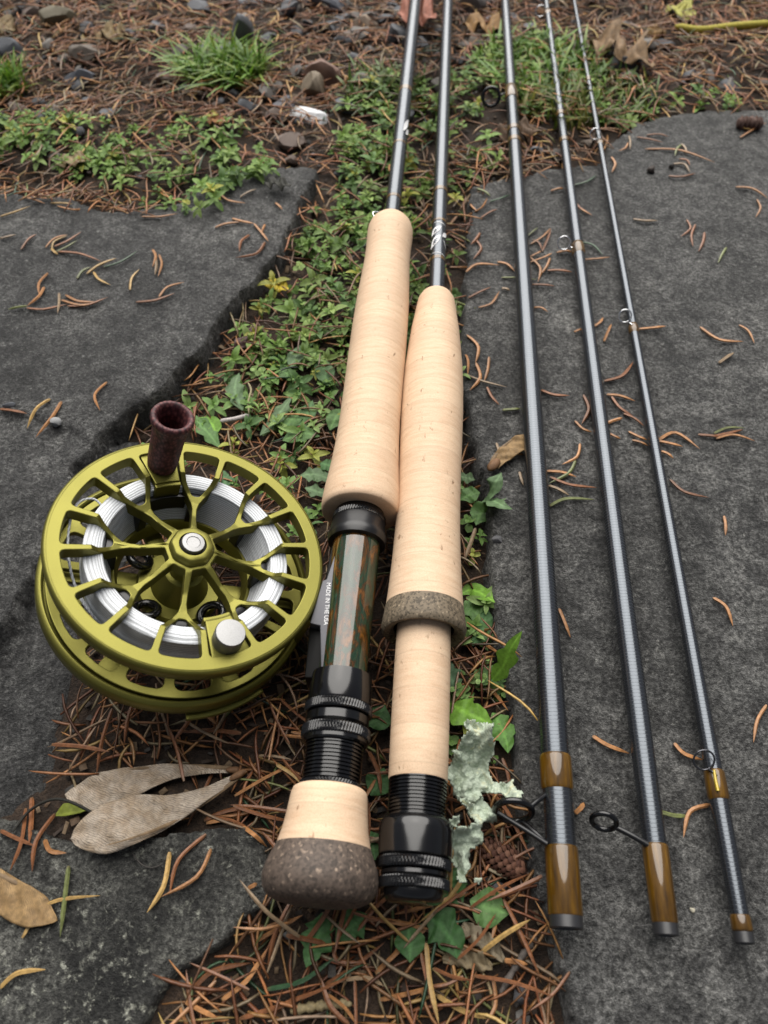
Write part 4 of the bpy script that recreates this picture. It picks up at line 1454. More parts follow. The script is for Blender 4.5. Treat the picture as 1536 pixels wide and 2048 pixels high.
PX_REELGAP = [[(330, 770), (520, 640), (650, 700), (680, 900), (640, 1000), (640, 1100), (560, 1100), (330, 1000), (270, 900)]]


def cover_density(px, py):
    d = np.zeros(px.shape)
    d = np.where(in_any(px, py, PX_COVER), 1.0, d)
    d = np.where(in_any(px, py, PX_CHAN), np.where(py < 640, 1.0, np.clip(1 - (py - 640) / 260, .30, 1)), d)
    d = np.where(in_any(px, py, PX_RIGHT), np.maximum(d, 0.62), d)
    d = np.where(in_any(px, py, PX_STRIP), np.maximum(d, 0.75), d)
    d = np.where(in_any(px, py, PX_REELGAP), np.maximum(d, 0.33), d)
    return d


def frame_of(ang, tx, ty):
    """rotation matrices about z by ang then tilts"""
    c, s = np.cos(ang), np.sin(ang)
    R = np.zeros((len(ang), 3, 3))
    R[:, 0, 0], R[:, 0, 1] = c, -s
    R[:, 1, 0], R[:, 1, 1] = s, c
    R[:, 2, 2] = 1
    T = np.zeros_like(R)
    ct, st, cu, su = np.cos(tx), np.sin(tx), np.cos(ty), np.sin(ty)
    T[:, 0, 0], T[:, 0, 2] = cu, su
    T[:, 1, 0], T[:, 1, 1], T[:, 1, 2] = st * su, ct, -st * cu
    T[:, 2, 0], T[:, 2, 1], T[:, 2, 2] = -ct * su, st, ct * cu
    return R @ T


def scatter(name, templates, which, R, P, S, tint, mat, part_tint=None):
    """templates: list of (V, F quads or tris of one size); one joined mesh"""
    Vs, Fs, Ts, off = [], [], [], 0
    for k, (V, Fa) in enumerate(templates):
        sel = np.where(which == k)[0]
        if not len(sel):
            continue
        V, Fa = np.asarray(V), np.asarray(Fa)
        W = np.einsum('nij,nvj->nvi', R[sel], V[None] * S[sel][:, None, :]) + P[sel][:, None, :]
        Vs.append(W.reshape(-1, 3))
        Fs.append((Fa[None] + (np.arange(len(sel)) * len(V))[:, None, None]).reshape(-1, Fa.shape[1]) + off)
        t = np.repeat(tint[sel][:, None, :], len(V), 1)
        if part_tint is not None:
            t = t * part_tint[k][None]
        Ts.append(t.reshape(-1, 3))
        off += len(V) * len(sel)
    return big_mesh(name, np.concatenate(Vs), np.concatenate(Fs), mat, np.concatenate(Ts))


NEEDLE_T, NEEDLE_P = [], []
for pts, rad in NT:
    V, Fa = tube_data(pts, rad, 4, False, 0.8)
    NEEDLE_T.append((V, [f for f in Fa if len(f) == 4]))
    NEEDLE_P.append(np.ones((len(V), 3)))


def needle_tints(n):
    c = RNG.choice(6, n, p=[.42, .29, .08, .17, .025, .015])
    pal = np.array([TONES[k] for k in 'roypgd'])
    return pal[c] * RNG.uniform(.28, 1.15, (n, 1)) * RNG.uniform(.9, 1.1, (n, 3))


# where the litter lies: the gaps, the bank behind the slabs and two drifts on the slab rims
N = 150000
X = RNG.uniform(-.62, .62, N)
Y = RNG.uniform(-.03, .95, N)
uv = proj(np.stack([X, Y, np.zeros(N)], -1))
px, py = uv[:, 0], uv[:, 1]
sl = slabness(X, Y)
inview = (px > -260) & (px < 1800) & (py > -260) & (py < 2260)
cd_ = cover_density(px, py)
den = np.where(sl < -0.001, 0.75, 0.0)
den = np.where((sl < -0.001) & (Y > .36), 0.62, den)
den = np.where(cd_ > .5, den * 0.50, den)
SAM = [[(95, 1560), (220, 1505), (420, 1500), (480, 1560), (430, 1630), (300, 1705), (170, 1720), (100, 1670)], [(-20, 1740), (60, 1760), (120, 1810), (110, 1860), (40, 1850), (-20, 1800)]]
den = np.where(in_any(px, py, SAM), 0, den)
drift1 = in_any(px, py, [[(-200, 345), (0, 340), (120, 352), (220, 375), (330, 420), (300, 432), (200, 420), (60, 398), (-200, 400)]])
drift2 = in_any(px, py, [[(880, 305), (960, 290), (1080, 300), (1170, 310), (1180, 335), (1050, 350), (930, 372), (890, 350)]])
den = np.where(drift1 | drift2, 0.95, den)
gapshelf = in_any(px, py, [[(110, 1440), (600, 1420), (600, 1560), (480, 1640), (300, 1600), (120, 1600), (60, 1600)]])
den = np.where(gapshelf, 0.95, den)
near = (py > 1250) & (sl < 0)
den = np.where(near, 1.0, den)
den = np.where(in_any(px, py, SAM), 0, den)
den = np.where((px < 108) & (py > 1240) & (py < 1660), 0, den)
# thin out where it is far and small
keep = inview & (RNG.random(N) < den * np.where(near, 0.50, np.where(py < 240, 0.58, 0.42)))
X, Y, px, py = X[keep], Y[keep], px[keep], py[keep]
n = len(X)
ang = RNG.uniform(0, 2 * math.pi, n)
lift = RNG.uniform(0, 1, n) ** 1.3 * np.where(py > 1250, .007, np.where(cover_density(px, py) > .5, .0085, .0055)) + .0006
Zg = np.maximum.reduce([ground(X + dx * np.cos(ang) * .008, Y + dx * np.sin(ang) * .008) for dx in (-1, 0, 1)])
lowz = ground(X, Y)
Zg = np.where(Zg - lowz > .006, lowz + .002, Zg)
P = np.stack([X, Y, Zg + lift], -1)
R = frame_of(ang, RNG.normal(0, .10, n), RNG.normal(0, .12, n))
S = np.stack([RNG.uniform(.55, 1.3, n), RNG.uniform(.65, 1.15, n), RNG.uniform(.7, 1.1, n)], -1)
wh = RNG.integers(0, len(NEEDLE_T), n)
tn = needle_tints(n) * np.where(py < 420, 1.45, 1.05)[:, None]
# the largest in view become single needles, the others one litter
cand = np.where((px > 0) & (px < 1536) & (py > 1400) & (py < 2048) & (lift > .0035))[0]
cand = cand[np.argsort(-lift[cand])][:300 - n_single]
single = np.zeros(n, bool)
single[cand] = True
needle_me = {}
for i in cand:
    tone = ('r', 'o', 'y', 'p')[int(np.argmin([np.abs(np.log(tn[i] / np.array(TONES[k]))).sum() for k in 'royp']))]
    key = (int(wh[i]), tone)
    if key not in needle_me:
        pts = NT[wh[i]][0]
        needle_me[key] = needle_mesh(np.array([pts[0], 0.5 * (pts[2] + pts[3]), pts[5]]), 0.00135, np.array(TONES[tone]) * .9)
    o = link('conifer_needle', needle_me[key])
    m = Matrix(R[i].tolist()).to_4x4()
    m.translation = P[i].tolist()
    o.matrix_world = m @ Matrix.Diagonal((*S[i], 1))
    place = 'gap' if px[i] > 480 else 'lichen'
    NPt = (R[i] @ NT[wh[i]][0][[0, 2, 5]].T).T + P[i]
    tag(o, f'{needle_words(NPt, tone)} {where_is(px[i], py[i])}', 'needle', f'{TONE_WORDS[tone]} needles {PLACE[place]}')
r_ = ~single
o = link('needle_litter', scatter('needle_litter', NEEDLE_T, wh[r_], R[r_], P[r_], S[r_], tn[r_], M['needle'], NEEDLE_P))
tag(o, 'deep litter of fallen brown conifer needles over the soil and gravel', kind='stuff')

# finer bits: scraps of bark, broken needles, dust between
N = 16000
X = RNG.uniform(-.6, .6, N)
Y = RNG.uniform(-.03, .85, N)
k_ = slabness(X, Y) < -.001
X, Y = X[k_], Y[k_]
n = len(X)
bv = np.array([[-1, -1, 0], [1, -.8, 0], [1.1, .9, .2], [-.9, 1, .1], [0, 0, .7]]) * .0014
bf = np.array([[0, 1, 4], [1, 2, 4], [2, 3, 4], [3, 0, 4]])
P = np.stack([X, Y, ground(X, Y) + RNG.uniform(0, .0025, n)], -1)
pal = np.array([(.035, .022, .015), (.09, .055, .03), (.16, .11, .065), (.05, .045, .04), (.02, .015, .012)])
o = link('bark_crumbs', scatter('bark_crumbs', [(bv, bf)], np.zeros(n, int), frame_of(RNG.uniform(0, 6.3, n), RNG.normal(0, .4, n), RNG.normal(0, .4, n)), P,
                               np.stack([RNG.uniform(.4, 1.5, n), RNG.uniform(.3, 1.1, n), RNG.uniform(.4, 1.2, n)], -1), pal[RNG.integers(0, 5, n)], M['bits']))
tag(o, 'crumbs of bark and broken plant bits on the soil', kind='stuff')


# ------------------------------------------------------------------ leaves and plants
def leaf_grid(L, W, nl=5, nw=3, fold=.25, arch=.12, shape='lance', lift=0.0):
    """small leaf along +X from the origin"""
    V, Fa = [], []
    for i in range(nl):
        t = i / (nl - 1)
        if shape == 'lance':
            w = W * (math.sin(math.pi * (0.06 + 0.90 * t)) ** 0.8)
        else:
            w = W * math.sqrt(max(0.02, 1 - (2 * t - 1.08) ** 2 * .86))
        for j in range(nw):
            s = j / (nw - 1) * 2 - 1
            V.append((L * t, w * .5 * s, fold * abs(s) * w * .5 + arch * L * math.sin(math.pi * t) - lift * L * t * t))
    for i in range(nl - 1):
        for j in range(nw - 1):
            a = i * nw + j
            Fa.append((a, a + nw, a + nw + 1, a + 1))
    return np.array(V), np.array(Fa)


def sprig(kind):
    """leaf placements (matrix rows) of a little creeping shoot"""
    out = []
    if kind < 3:
        lv = 4
        for k in range(lv):
            a0 = k * math.pi / 2 * 1.03 + random.uniform(-.2, .2)
            for q in range(2):
                a = a0 + q * math.pi + random.uniform(-.25, .25)
                el = [0.03, 0.18, 0.45, 0.85][k] + random.uniform(-.12, .12)
                sc = [1.0, 0.95, 0.7, 0.42][k] * random.uniform(.85, 1.15)
                out.append((a, el, sc, .0012 + .0014 * k))
    else:
        for k in range(3):
            for q in range(2):
                a = k * math.pi / 2 + q * math.pi + random.uniform(-.3, .3)
                out.append((a, [0.05, 0.2, .5][k], [1, .85, .55][k], .001 + .0018 * k))
    return out


def rot_leaf(a, el):
    ca, sa, ce, se = math.cos(a), math.sin(a), math.cos(el), math.sin(el)
    Rz = np.array([[ca, -sa, 0], [sa, ca, 0], [0, 0, 1]])
    Ry = np.array([[ce, 0, -se], [0, 1, 0], [se, 0, ce]])
    return Rz @ Ry


LEAF_A = leaf_grid(.0078, .0034, 5, 3, .35, .10, 'lance', .12)
LEAF_B = leaf_grid(.0048, .0040, 5, 3, .18, .06, 'round', .10)
SPRIGS = [sprig(k) for k in range(6)]
SPRIG_T, SPRIG_P = [], []
for k, pl_ in enumerate(SPRIGS):
    Vs, Fs, Pt, off = [], [], [], 0
    LV, LF = LEAF_A if k < 3 else LEAF_B
    for (a, el, sc, z) in pl_:
        Vs.append((LV * sc) @ rot_leaf(a, el).T + np.array([0, 0, z]))
        Fs.append(LF + off)
        off += len(LV)
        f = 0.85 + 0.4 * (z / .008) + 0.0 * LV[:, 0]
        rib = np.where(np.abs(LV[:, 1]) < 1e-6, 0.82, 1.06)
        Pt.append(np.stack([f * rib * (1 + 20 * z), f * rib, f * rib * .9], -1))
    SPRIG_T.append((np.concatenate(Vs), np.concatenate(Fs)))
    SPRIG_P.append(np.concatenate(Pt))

GREENS = np.array([(.150, .270, .065), (.195, .325, .090), (.26, .385, .125), (.105, .20, .065), (.36, .39, .08)])
N = 40000
X = RNG.uniform(-.6, .6, N)
Y = RNG.uniform(0, .85, N)
uv = proj(np.stack([X, Y, np.zeros(N)], -1))
px, py = uv[:, 0], uv[:, 1]
cdn = cover_density(px, py)
clump = fbm(X, Y, .035, 91, 3)
cdn = cdn * np.clip(0.80 + 1.8 * clump, 0.12, 1.0)
sl = slabness(X, Y)
cdn = np.where((sl > .004) & (py > 470), 0, cdn)
under_reel = (np.hypot(X - RC[0] - .006, Y - RC[1]) < .036)
cdn = np.where(under_reel, cdn * .3, cdn)
keep = (RNG.random(N) < cdn * .80) & (px > -250) & (px < 1800) & (py > -100)
X, Y, px, py = X[keep], Y[keep], px[keep], py[keep]
n = len(X)
P = np.stack([X, Y, ground(X, Y) + RNG.uniform(.0005, .0035, n)], -1)
strip = (px > 860) & (py > 850)
kind = np.where(RNG.random(n) < np.where(strip, .75, .22), RNG.integers(3, 6, n), RNG.integers(0, 3, n))
R = frame_of(RNG.uniform(0, 6.3, n), RNG.normal(0, .28, n), RNG.normal(0, .28, n))
S = np.repeat(RNG.uniform(.42, 1.08, n)[:, None], 3, 1)
gi = RNG.choice(5, n, p=[.30, .28, .19, .16, .07])
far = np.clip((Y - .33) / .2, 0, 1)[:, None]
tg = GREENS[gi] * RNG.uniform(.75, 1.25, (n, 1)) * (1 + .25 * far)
# nearest sprigs stand as plants of their own with each leaf a part
vis = np.where((px > 250) & (px < 1100) & (py > 520) & (py < 1700))[0]
vis = vis[np.argsort(Y[vis])][:150]
single = np.zeros(n, bool)
single[vis] = True
leaf_me = {}
for i in vis:
    k = int(kind[i])
    LV, LF = LEAF_A if k < 3 else LEAF_B
    m = Matrix(R[i].tolist()).to_4x4()
    m.translation = P[i].tolist()
    shape = 'narrow-leaved' if k < 3 else 'round-leaved'
    where = 'between the cork grips and the rod slab' if px[i] > 860 else 'among needles between the reel and the cork grips'
    t = bpy.data.objects.new('creeping_plant', None)
    COL.objects.link(t)
    t.empty_display_size = .005
    t.matrix_world = m
    tag(t, f'{("large", "small")[int(S[i][0] < 1)]} {("mid-green", "mid-green", "pale green", "dark green", "yellow-green")[gi[i]]} {shape} creeping plant {where_is(px[i], py[i])}', 'plant', f'{shape} creeping plants {where}')
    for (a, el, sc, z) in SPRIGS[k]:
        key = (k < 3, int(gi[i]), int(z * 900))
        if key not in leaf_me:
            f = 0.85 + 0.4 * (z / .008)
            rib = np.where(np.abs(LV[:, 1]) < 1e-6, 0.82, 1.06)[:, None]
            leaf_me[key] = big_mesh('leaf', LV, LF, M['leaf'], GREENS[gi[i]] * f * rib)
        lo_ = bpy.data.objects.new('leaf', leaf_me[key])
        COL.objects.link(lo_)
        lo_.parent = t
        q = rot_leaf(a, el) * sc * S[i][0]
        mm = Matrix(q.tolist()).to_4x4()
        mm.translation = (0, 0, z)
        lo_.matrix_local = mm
r_ = ~single
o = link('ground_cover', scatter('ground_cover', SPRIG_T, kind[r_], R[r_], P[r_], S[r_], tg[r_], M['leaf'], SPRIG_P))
tag(o, 'low creeping green ground cover in the joints and behind the slabs', kind='stuff')


# ------------------------------------------------------------------ blades traced on the ground: weeds, dry leaves, winged seeds
def blade(name, spine, wl, wr, mat, parent=None, tint=None, arch=.0, fold=.15, wav=.0, curl=0.0, lobes=0, lobe=.5, nl=22, nw=6, thick=0.0, rib=1.25, seed=1, tip=0.0):
    """leaf surface along a spine of world points; wl, wr = half widths (m) left and right, given at equal steps along it"""
    base = np.array(spine[0], float)
    P = spline(np.array(spine, float) - base, 40)
    s = np.concatenate([[0], np.cumsum(np.linalg.norm(np.diff(P, axis=0), axis=1))])
    L = s[-1]
    q = np.linspace(0, 1, nl)
    C = np.stack([np.interp(q * L, s, P[:, k]) for k in range(3)], -1)
    T = np.gradient(C, axis=0)
    T /= np.linalg.norm(T, axis=1)[:, None] + 1e-12
    side_ = np.stack([-T[:, 1], T[:, 0], np.zeros(nl)], -1)
    side_ /= np.linalg.norm(side_, axis=1)[:, None] + 1e-12
    WL = np.interp(q, np.linspace(0, 1, len(wl)), wl)
    WR = np.interp(q, np.linspace(0, 1, len(wr)), wr)
    if tip:
        k_ = np.sqrt(np.clip(1 - np.clip((q - 1 + tip) / tip, 0, 1) ** 2, 0.0004, 1))
        WL, WR = WL * k_, WR * k_
    if lobes:
        ph = (q * lobes) % 1.0
        notch = 1 - lobe * np.where(ph < .72, (1 - ph / .72) ** 1.2, ((ph - .72) / .28)) * np.clip((1 - q) * 5, 0, 1) * np.clip(q * 8, 0.3, 1)
        WL = WL * notch
        WR = WR * np.roll(notch, 1)
    V, uvw, Fa, tn_ = [], [], [], []
    rg = np.random.default_rng(seed)
    ph1, ph2 = rg.uniform(0, 6, 2)
    for i in range(nl):
        for j in range(nw * 2 + 1):
            u = (j - nw) / nw
            w = WL[i] if u > 0 else WR[i]
            z = fold * abs(u) * w + arch * L * math.sin(math.pi * q[i]) + wav * w * abs(u) * math.sin(q[i] * 14 + ph1 + u * 2) + curl * w * u * u
            z += wav * .35 * w * math.sin(q[i] * 31 + ph2 + 5 * u)
            V.append(C[i] + side_[i] * u * w + np.array([0, 0, z]))
            uvw.append((q[i], (u * w) / max(1e-4, L), 0))
            if tint is not None:
                f = rib if j == nw else 1.0 - .12 * (abs(u) > .8) + .1 * math.sin(q[i] * 40 + abs(u) * 9) * .5
                tn_.append(np.array(tint) * f)
    m = nw * 2 + 1
    for i in range(nl - 1):
        for j in range(m - 1):
            a = i * m + j
            Fa.append((a, a + 1, a + m + 1, a + m))
    me = new_mesh(name, V, Fa, mat, 179, np.array(tn_) if tint is not None else None)
    at_ = me.attributes.new('uvw', 'FLOAT_VECTOR', 'POINT')
    at_.data.foreach_set('vector', np.array(uvw, np.float32).ravel())
    o = link(name, me, None)
    o.location = base
    if thick:
        md = o.modifiers.new('thickness', 'SOLIDIFY')
        md.thickness = thick
        md.offset = -1
    if parent is not None:
        o.parent = parent
        o.matrix_parent_inverse = Matrix.Identity(4)
        o.location = parent.matrix_world.inverted() @ Vector(base)
    return o


def gp(pts, up=.003):
    return [on_ground(p[0], p[1], p[2] if len(p) > 2 else up) for p in pts]


ENT = [.05, .45, .8, 1, 1, .9, .65, .3, .02]        # widths of an entire leaf
OBL = [.12, .2, .35, .55, .8, .98, .95, .65, .04]   # widest near the tip


def weed(label, leaves, group='broad-leaved weeds'):
    c = np.mean([on_ground(*l[0][0][:2]) for l in leaves], axis=0)
    t = thing('broadleaf_weed', label, 'weed', c, None, None)
    bpy.context.view_layer.update()
    for k, (sp, w, shape, lob, col) in enumerate(leaves):
        W = w * np.array(shape)
        blade('leaf', gp(sp, .006), W, W, M['leaf'], t, np.array(col) * 1.15, .03, .10, .16, -.05, lob, .42 if lob else 0, 34 if lob else 18, 4, 0, 1.6, k + int(c[1] * 1e4) % 97)
    return t


G1, G2, G3, G4 = (.10, .195, .060), (.15, .30, .040), (.11, .18, .085), (.062, .145, .048)
weed('lobed grey-green weed leaves standing right above the reel in the needle litter', [
    ([(485, 820), (470, 780), (478, 745)], .0050, ENT, 3, G3), ([(520, 870), (552, 838), (585, 790)], .0042, ENT, 4, G3), ([(560, 860), (590, 835), (612, 810)], .0042, ENT, 0, G1)])
weed('rounded weed leaves beside the wide cork grip, half hidden by needles', [
    ([(565, 880), (605, 868), (640, 872)], .0046, ENT, 0, G1), ([(590, 850), (612, 835), (625, 800)], .0040, ENT, 0, (.07, .15, .05)), ([(660, 860), (672, 835), (690, 815)], .0042, ENT, 0, G1),
    ([(655, 770), (648, 740), (630, 712)], .0048, ENT, 0, (.075, .15, .055)), ([(580, 735), (592, 712), (600, 690)], .0040, ENT, 0, G3), ([(585, 755), (570, 745), (552, 742)], .0030, ENT, 0, G1)])
weed('green weed leaves poking out beside the reel handle', [
    ([(440, 895), (410, 860), (372, 822)], .0046, ENT, 3, G1), ([(430, 870), (425, 850), (395, 835)], .0040, ENT, 0, G2), ([(446, 985), (450, 962), (432, 940)], .0046, ENT, 2, (.07, .15, .06))])
weed('jagged dark green weed leaves beside the flared end of the wide cork grip', [
    ([(600, 950), (635, 950), (668, 962)], .0048, ENT, 3, G3), ([(610, 975), (640, 985), (660, 990)], .0036, ENT, 2, G3), ([(640, 925), (655, 930), (672, 935)], .0034, ENT, 0, G4)])
weed('dusty grey-green lobed weed resting on the rod slab edge, purple-brown at its heart', [
    ([(968, 1002), (985, 975), (1003, 945)], .0056, ENT, 2, G3), ([(972, 995), (1000, 1010), (1025, 1018)], .0048, ENT, 3, G3), ([(975, 1005), (962, 1025), (952, 1050)], .0046, ENT, 0, G1),
    ([(960, 985), (940, 990), (920, 1000)], .0042, ENT, 0, G1), ([(950, 960), (930, 955), (912, 950)], .0034, ENT, 2, G3)])
weed('dark shaded weed leaves under the grey cork ring', [
    ([(930, 1200), (950, 1225), (975, 1240)], .0050, ENT, 2, G1), ([(945, 1290), (965, 1260), (975, 1215)], .0048, ENT, 2, G4), ([(920, 1190), (945, 1180), (990, 1205)], .0036, ENT, 0, G2)])
weed('bright green lobed leaf standing up against the edge of the rod slab', [
    ([(975, 1370, .004), (1005, 1335, .010), (1020, 1300, .015), (1044, 1262, .018)], .0044, ENT, 3, G2)])
weed('grey-green toothed leaf standing beside the plain cork seat', [
    ([(915, 1385), (900, 1350), (898, 1315)], .0046, ENT, 3, (.075, .14, .07)), ([(955, 1370), (975, 1345), (985, 1330)], .0034, ENT, 0, G1)])
weed('large bright green weed leaf above the pale lichen', [
    ([(898, 1405, .006), (930, 1425, .010), (965, 1440, .010), (988, 1452, .008)], .0068, ENT, 2, G2)])
weed('bright deeply lobed leaf beside the pale lichen, against the rod slab', [
    ([(985, 1425), (1000, 1450), (1012, 1480), (1016, 1506)], .0056, ENT, 3, (.09, .20, .04))])
weed('dark weed leaves in the shade between the two rod butts', [
    ([(735, 1450), (755, 1435), (770, 1410)], .0052, ENT, 0, G4), ([(740, 1590), (760, 1560), (768, 1535)], .0046, ENT, 0, G4), ([(735, 1660), (745, 1690), (750, 1720)], .0040, ENT, 2, G4)])
weed('dark green lobed weed leaves lying in front of the fighting butt', [
    ([(645, 1825), (640, 1860), (625, 1900), (612, 1935)], .0058, ENT, 3, G4), ([(735, 1830), (705, 1850), (670, 1885)], .0052, ENT, 2, G4)])
weed('green weed leaves spreading beyond the black threaded end cap', [
    ([(850, 1830), (880, 1850), (905, 1885), (915, 1918)], .0066, ENT, 2, (.045, .115, .035)), ([(915, 1735), (905, 1770), (925, 1810)], .0058, ENT, 2, (.065, .16, .05)), ([(940, 1800), (975, 1815), (1018, 1828)], .0058, ENT, 0, G1),
    ([(815, 1850), (820, 1890), (820, 1925)], .0046, ENT, 0, G4)])

# grass tufts
def grass(label, cx_, cy_, spread, nb, Lb, lean=0.5, seed=1, cols=((.15, .29, .03), (.10, .21, .025), (.22, .31, .045))):
    rg = np.random.default_rng(seed)
    c = on_ground(cx_, cy_)
    V, Fa, T = [], [], []
    for b in range(nb):
        r = spread * math.sqrt(rg.random())
        a = rg.uniform(0, 6.28)
        p = np.array([r * math.cos(a) * 1.3, r * math.sin(a), 0])
        p[2] = float(ground(c[0] + p[0], c[1] + p[1])) - c[2]
        da = rg.uniform(0, 6.28)
        d = np.array([math.cos(da), math.sin(da), 0])
        L = Lb * rg.uniform(.5, 1.2)
        w = .0011 * rg.uniform(.7, 1.3)
        sd_ = np.array([-d[1], d[0], 0]) * w
        col = np.array(cols[rg.integers(0, len(cols))]) * rg.uniform(.7, 1.2)
        ln = lean * rg.uniform(.3, 1.5)
        b0 = len(V)
        for k in range(5):
            t = k / 4
            pt = p + d * (L * ln * t ** 1.6) + np.array([0, 0, L * (t * (1 - .35 * ln * t))])
            ww = 1 - .9 * t ** 2
            V += [pt + sd_ * ww, pt - sd_ * ww + np.array([0, 0, .0002])]
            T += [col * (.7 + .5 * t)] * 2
        for k in range(4):
            Fa.append((b0 + 2 * k, b0 + 2 * k + 1, b0 + 2 * k + 3, b0 + 2 * k + 2))
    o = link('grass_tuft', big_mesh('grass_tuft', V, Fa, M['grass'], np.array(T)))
    o.location = c
    tag(o, label, 'grass', None)
    return o


grass('bright green grass tuft growing alone in the gravel at the back', 450, 152, .021, 420, .022, 1.1, 3)
grass('long low patch of grass behind the thin rod sections', 1080, 135, .034, 420, .016, 1.1, 4)
grass('ragged grass beside the far corner of the rod slab', 1180, 205, .034, 330, .013, 1.1, 5, ((.10, .19, .02), (.16, .21, .035), (.07, .14, .02)))
grass('thin grass between the two handle rods at the back', 770, 185, .022, 180, .014, 1.1, 6, ((.14, .19, .05), (.09, .17, .03)))
grass('grass tuft running out of the frame beside dark gravel', 0, 185, .014, 160, .020, .8, 7)
grass('small yellowing grass wisps among the creeping plants', 1120, 225, .022, 120, .018, .9, 8, ((.20, .20, .05), (.13, .19, .03)))

# dry leaves
def dry(name, label, cat, spine, wl, wr, col, mat='dry_leaf', up=.003, **kw):
    a = dict(arch=.04, fold=.12, wav=.25, curl=-.1, nl=26, nw=6, thick=.0003, rib=.8)
    a.update(kw)
    o = blade(name, gp(spine, up), np.array(wl), np.array(wr), M[mat], None, col, **a)
    return tag(o, label, cat)


dry('dry_leaf', 'curled tan maple leaf lying in the gravel behind the thin rods', 'leaf', [(1180, 85), (1225, 100), (1270, 120), (1305, 135)], [.006, .020, .016, .022, .012, .004], [.004, .014, .012, .018, .010, .002], (.26, .165, .085), lobes=3, lobe=.6, up=.008, wav=.6, arch=.10)
dry('dry_leaf', 'reddish brown leaf standing behind the first rod at the top edge', 'leaf', [(795, 28), (830, 30), (872, 36)], [.004, .022, .026, .020, .004], [.004, .012, .014, .010, .002], (.40, .16, .105), up=.012, wav=.3)
dry('dry_leaf', 'ochre curled leaf between the second and third rods', 'leaf', [(925, 48), (960, 52), (1010, 62)], [.002, .010, .012, .009, .002], [.002, .009, .010, .007, .001], (.30, .17, .06), up=.006, wav=.5)
dry('dry_leaf', 'pale yellow-green leaf lying at the top edge', 'leaf', [(1342, 12), (1365, 22), (1392, 28)], [.004, .014, .018, .015, .004], [.004, .012, .014, .012, .003], (.42, .40, .09), up=.004)
dry('dry_leaf', 'tan leaf standing among the creeping plants behind the left slab', 'leaf', [(112, 330), (142, 322), (172, 322)], [.001, .006, .008, .006, .001], [.001, .005, .006, .005, .001], (.27, .20, .10), up=.006)
dry('dry_leaf', 'crumpled ochre leaf in the gravel at the back', 'leaf', [(195, 66), (230, 70), (264, 72)], [.003, .012, .013, .011, .002], [.003, .010, .011, .009, .002], (.22, .15, .06), up=.005, wav=.6, lobes=3)
dry('dry_leaf', 'orange leaf scrap beside the creeping plants', 'leaf', [(412, 238), (432, 240), (458, 244)], [.001, .006, .007, .004, .001], [.001, .005, .006, .004, .001], (.30, .13, .04), up=.004)
dry('dry_leaf', 'small bright yellow leaf among the plants at the slab edge', 'leaf', [(530, 570), (552, 572), (576, 580)], [.001, .0042, .005, .004, .001], [.001, .003, .004, .003, .001], (.55, .42, .03), up=.005, wav=.3)
dry('dry_leaf', 'blackened leaf scrap on the far tip of the smooth slab', 'leaf', [(528, 366), (555, 368), (582, 372)], [.001, .004, .005, .003, .001], [.001, .004, .003, .004, .001], (.03, .03, .022), up=.004, wav=.5)
dry('dry_leaf', 'brown crumpled leaf scrap under the grass at the slab rim', 'leaf', [(985, 270), (1030, 268), (1085, 262)], [.002, .008, .010, .007, .001], [.002, .008, .007, .008, .001], (.16, .10, .06), up=.004, wav=.7, lobes=4)
dry('dry_leaf', 'ochre leaf in the gravel at the right of the rods', 'leaf', [(1295, 70), (1315, 66), (1330, 62)], [.001, .007, .008, .005, .001], [.001, .007, .006, .005, .001], (.26, .15, .05), up=.004, wav=.5)
dry('dry_leaf', 'tan leaf lying in the gravel beside the upper left corner', 'leaf', [(-5, 40), (10, 55), (28, 62)], [.001, .009, .010, .006, .001], [.001, .007, .006, .005, .001], (.24, .17, .08), up=.005, wav=.5)
dry('dry_leaf', 'grey-brown torn leaf strip in the needles before the green weeds', 'leaf', [(925, 1848), (955, 1875), (985, 1898), (1008, 1922)], [.001, .0030, .0034, .0026, .0008], [.001, .0030, .0026, .0026, .0008], (.22, .18, .12), up=.004, wav=.7, lobes=5, lobe=.25)
dry('dry_leaf', 'torn pale bark-like leaf below the green weeds', 'leaf', [(885, 1920), (930, 1918), (985, 1935)], [.001, .0034, .0030, .0036, .0008], [.001, .0020, .0030, .0026, .0008], (.20, .155, .09), up=.004, wav=.8, lobes=6, lobe=.3)
dry('dry_leaf', 'small yellow-green leaf tucked behind the paired winged seeds', 'leaf', [(112, 1630), (140, 1624), (176, 1618)], [.0005, .0030, .0026, .0014, .0004], [.0004, .0010, .0012, .0010, .0004], (.22, .26, .03), up=.0025, wav=.1)
dry('dry_leaf', 'shrivelled brown leaf beside the reel at the shelf', 'leaf', [(470, 700), (495, 672), (505, 650)], [.001, .003, .003, .002, .0004], [.001, .003, .002, .002, .0004], (.10, .055, .05), up=.006, wav=.7)


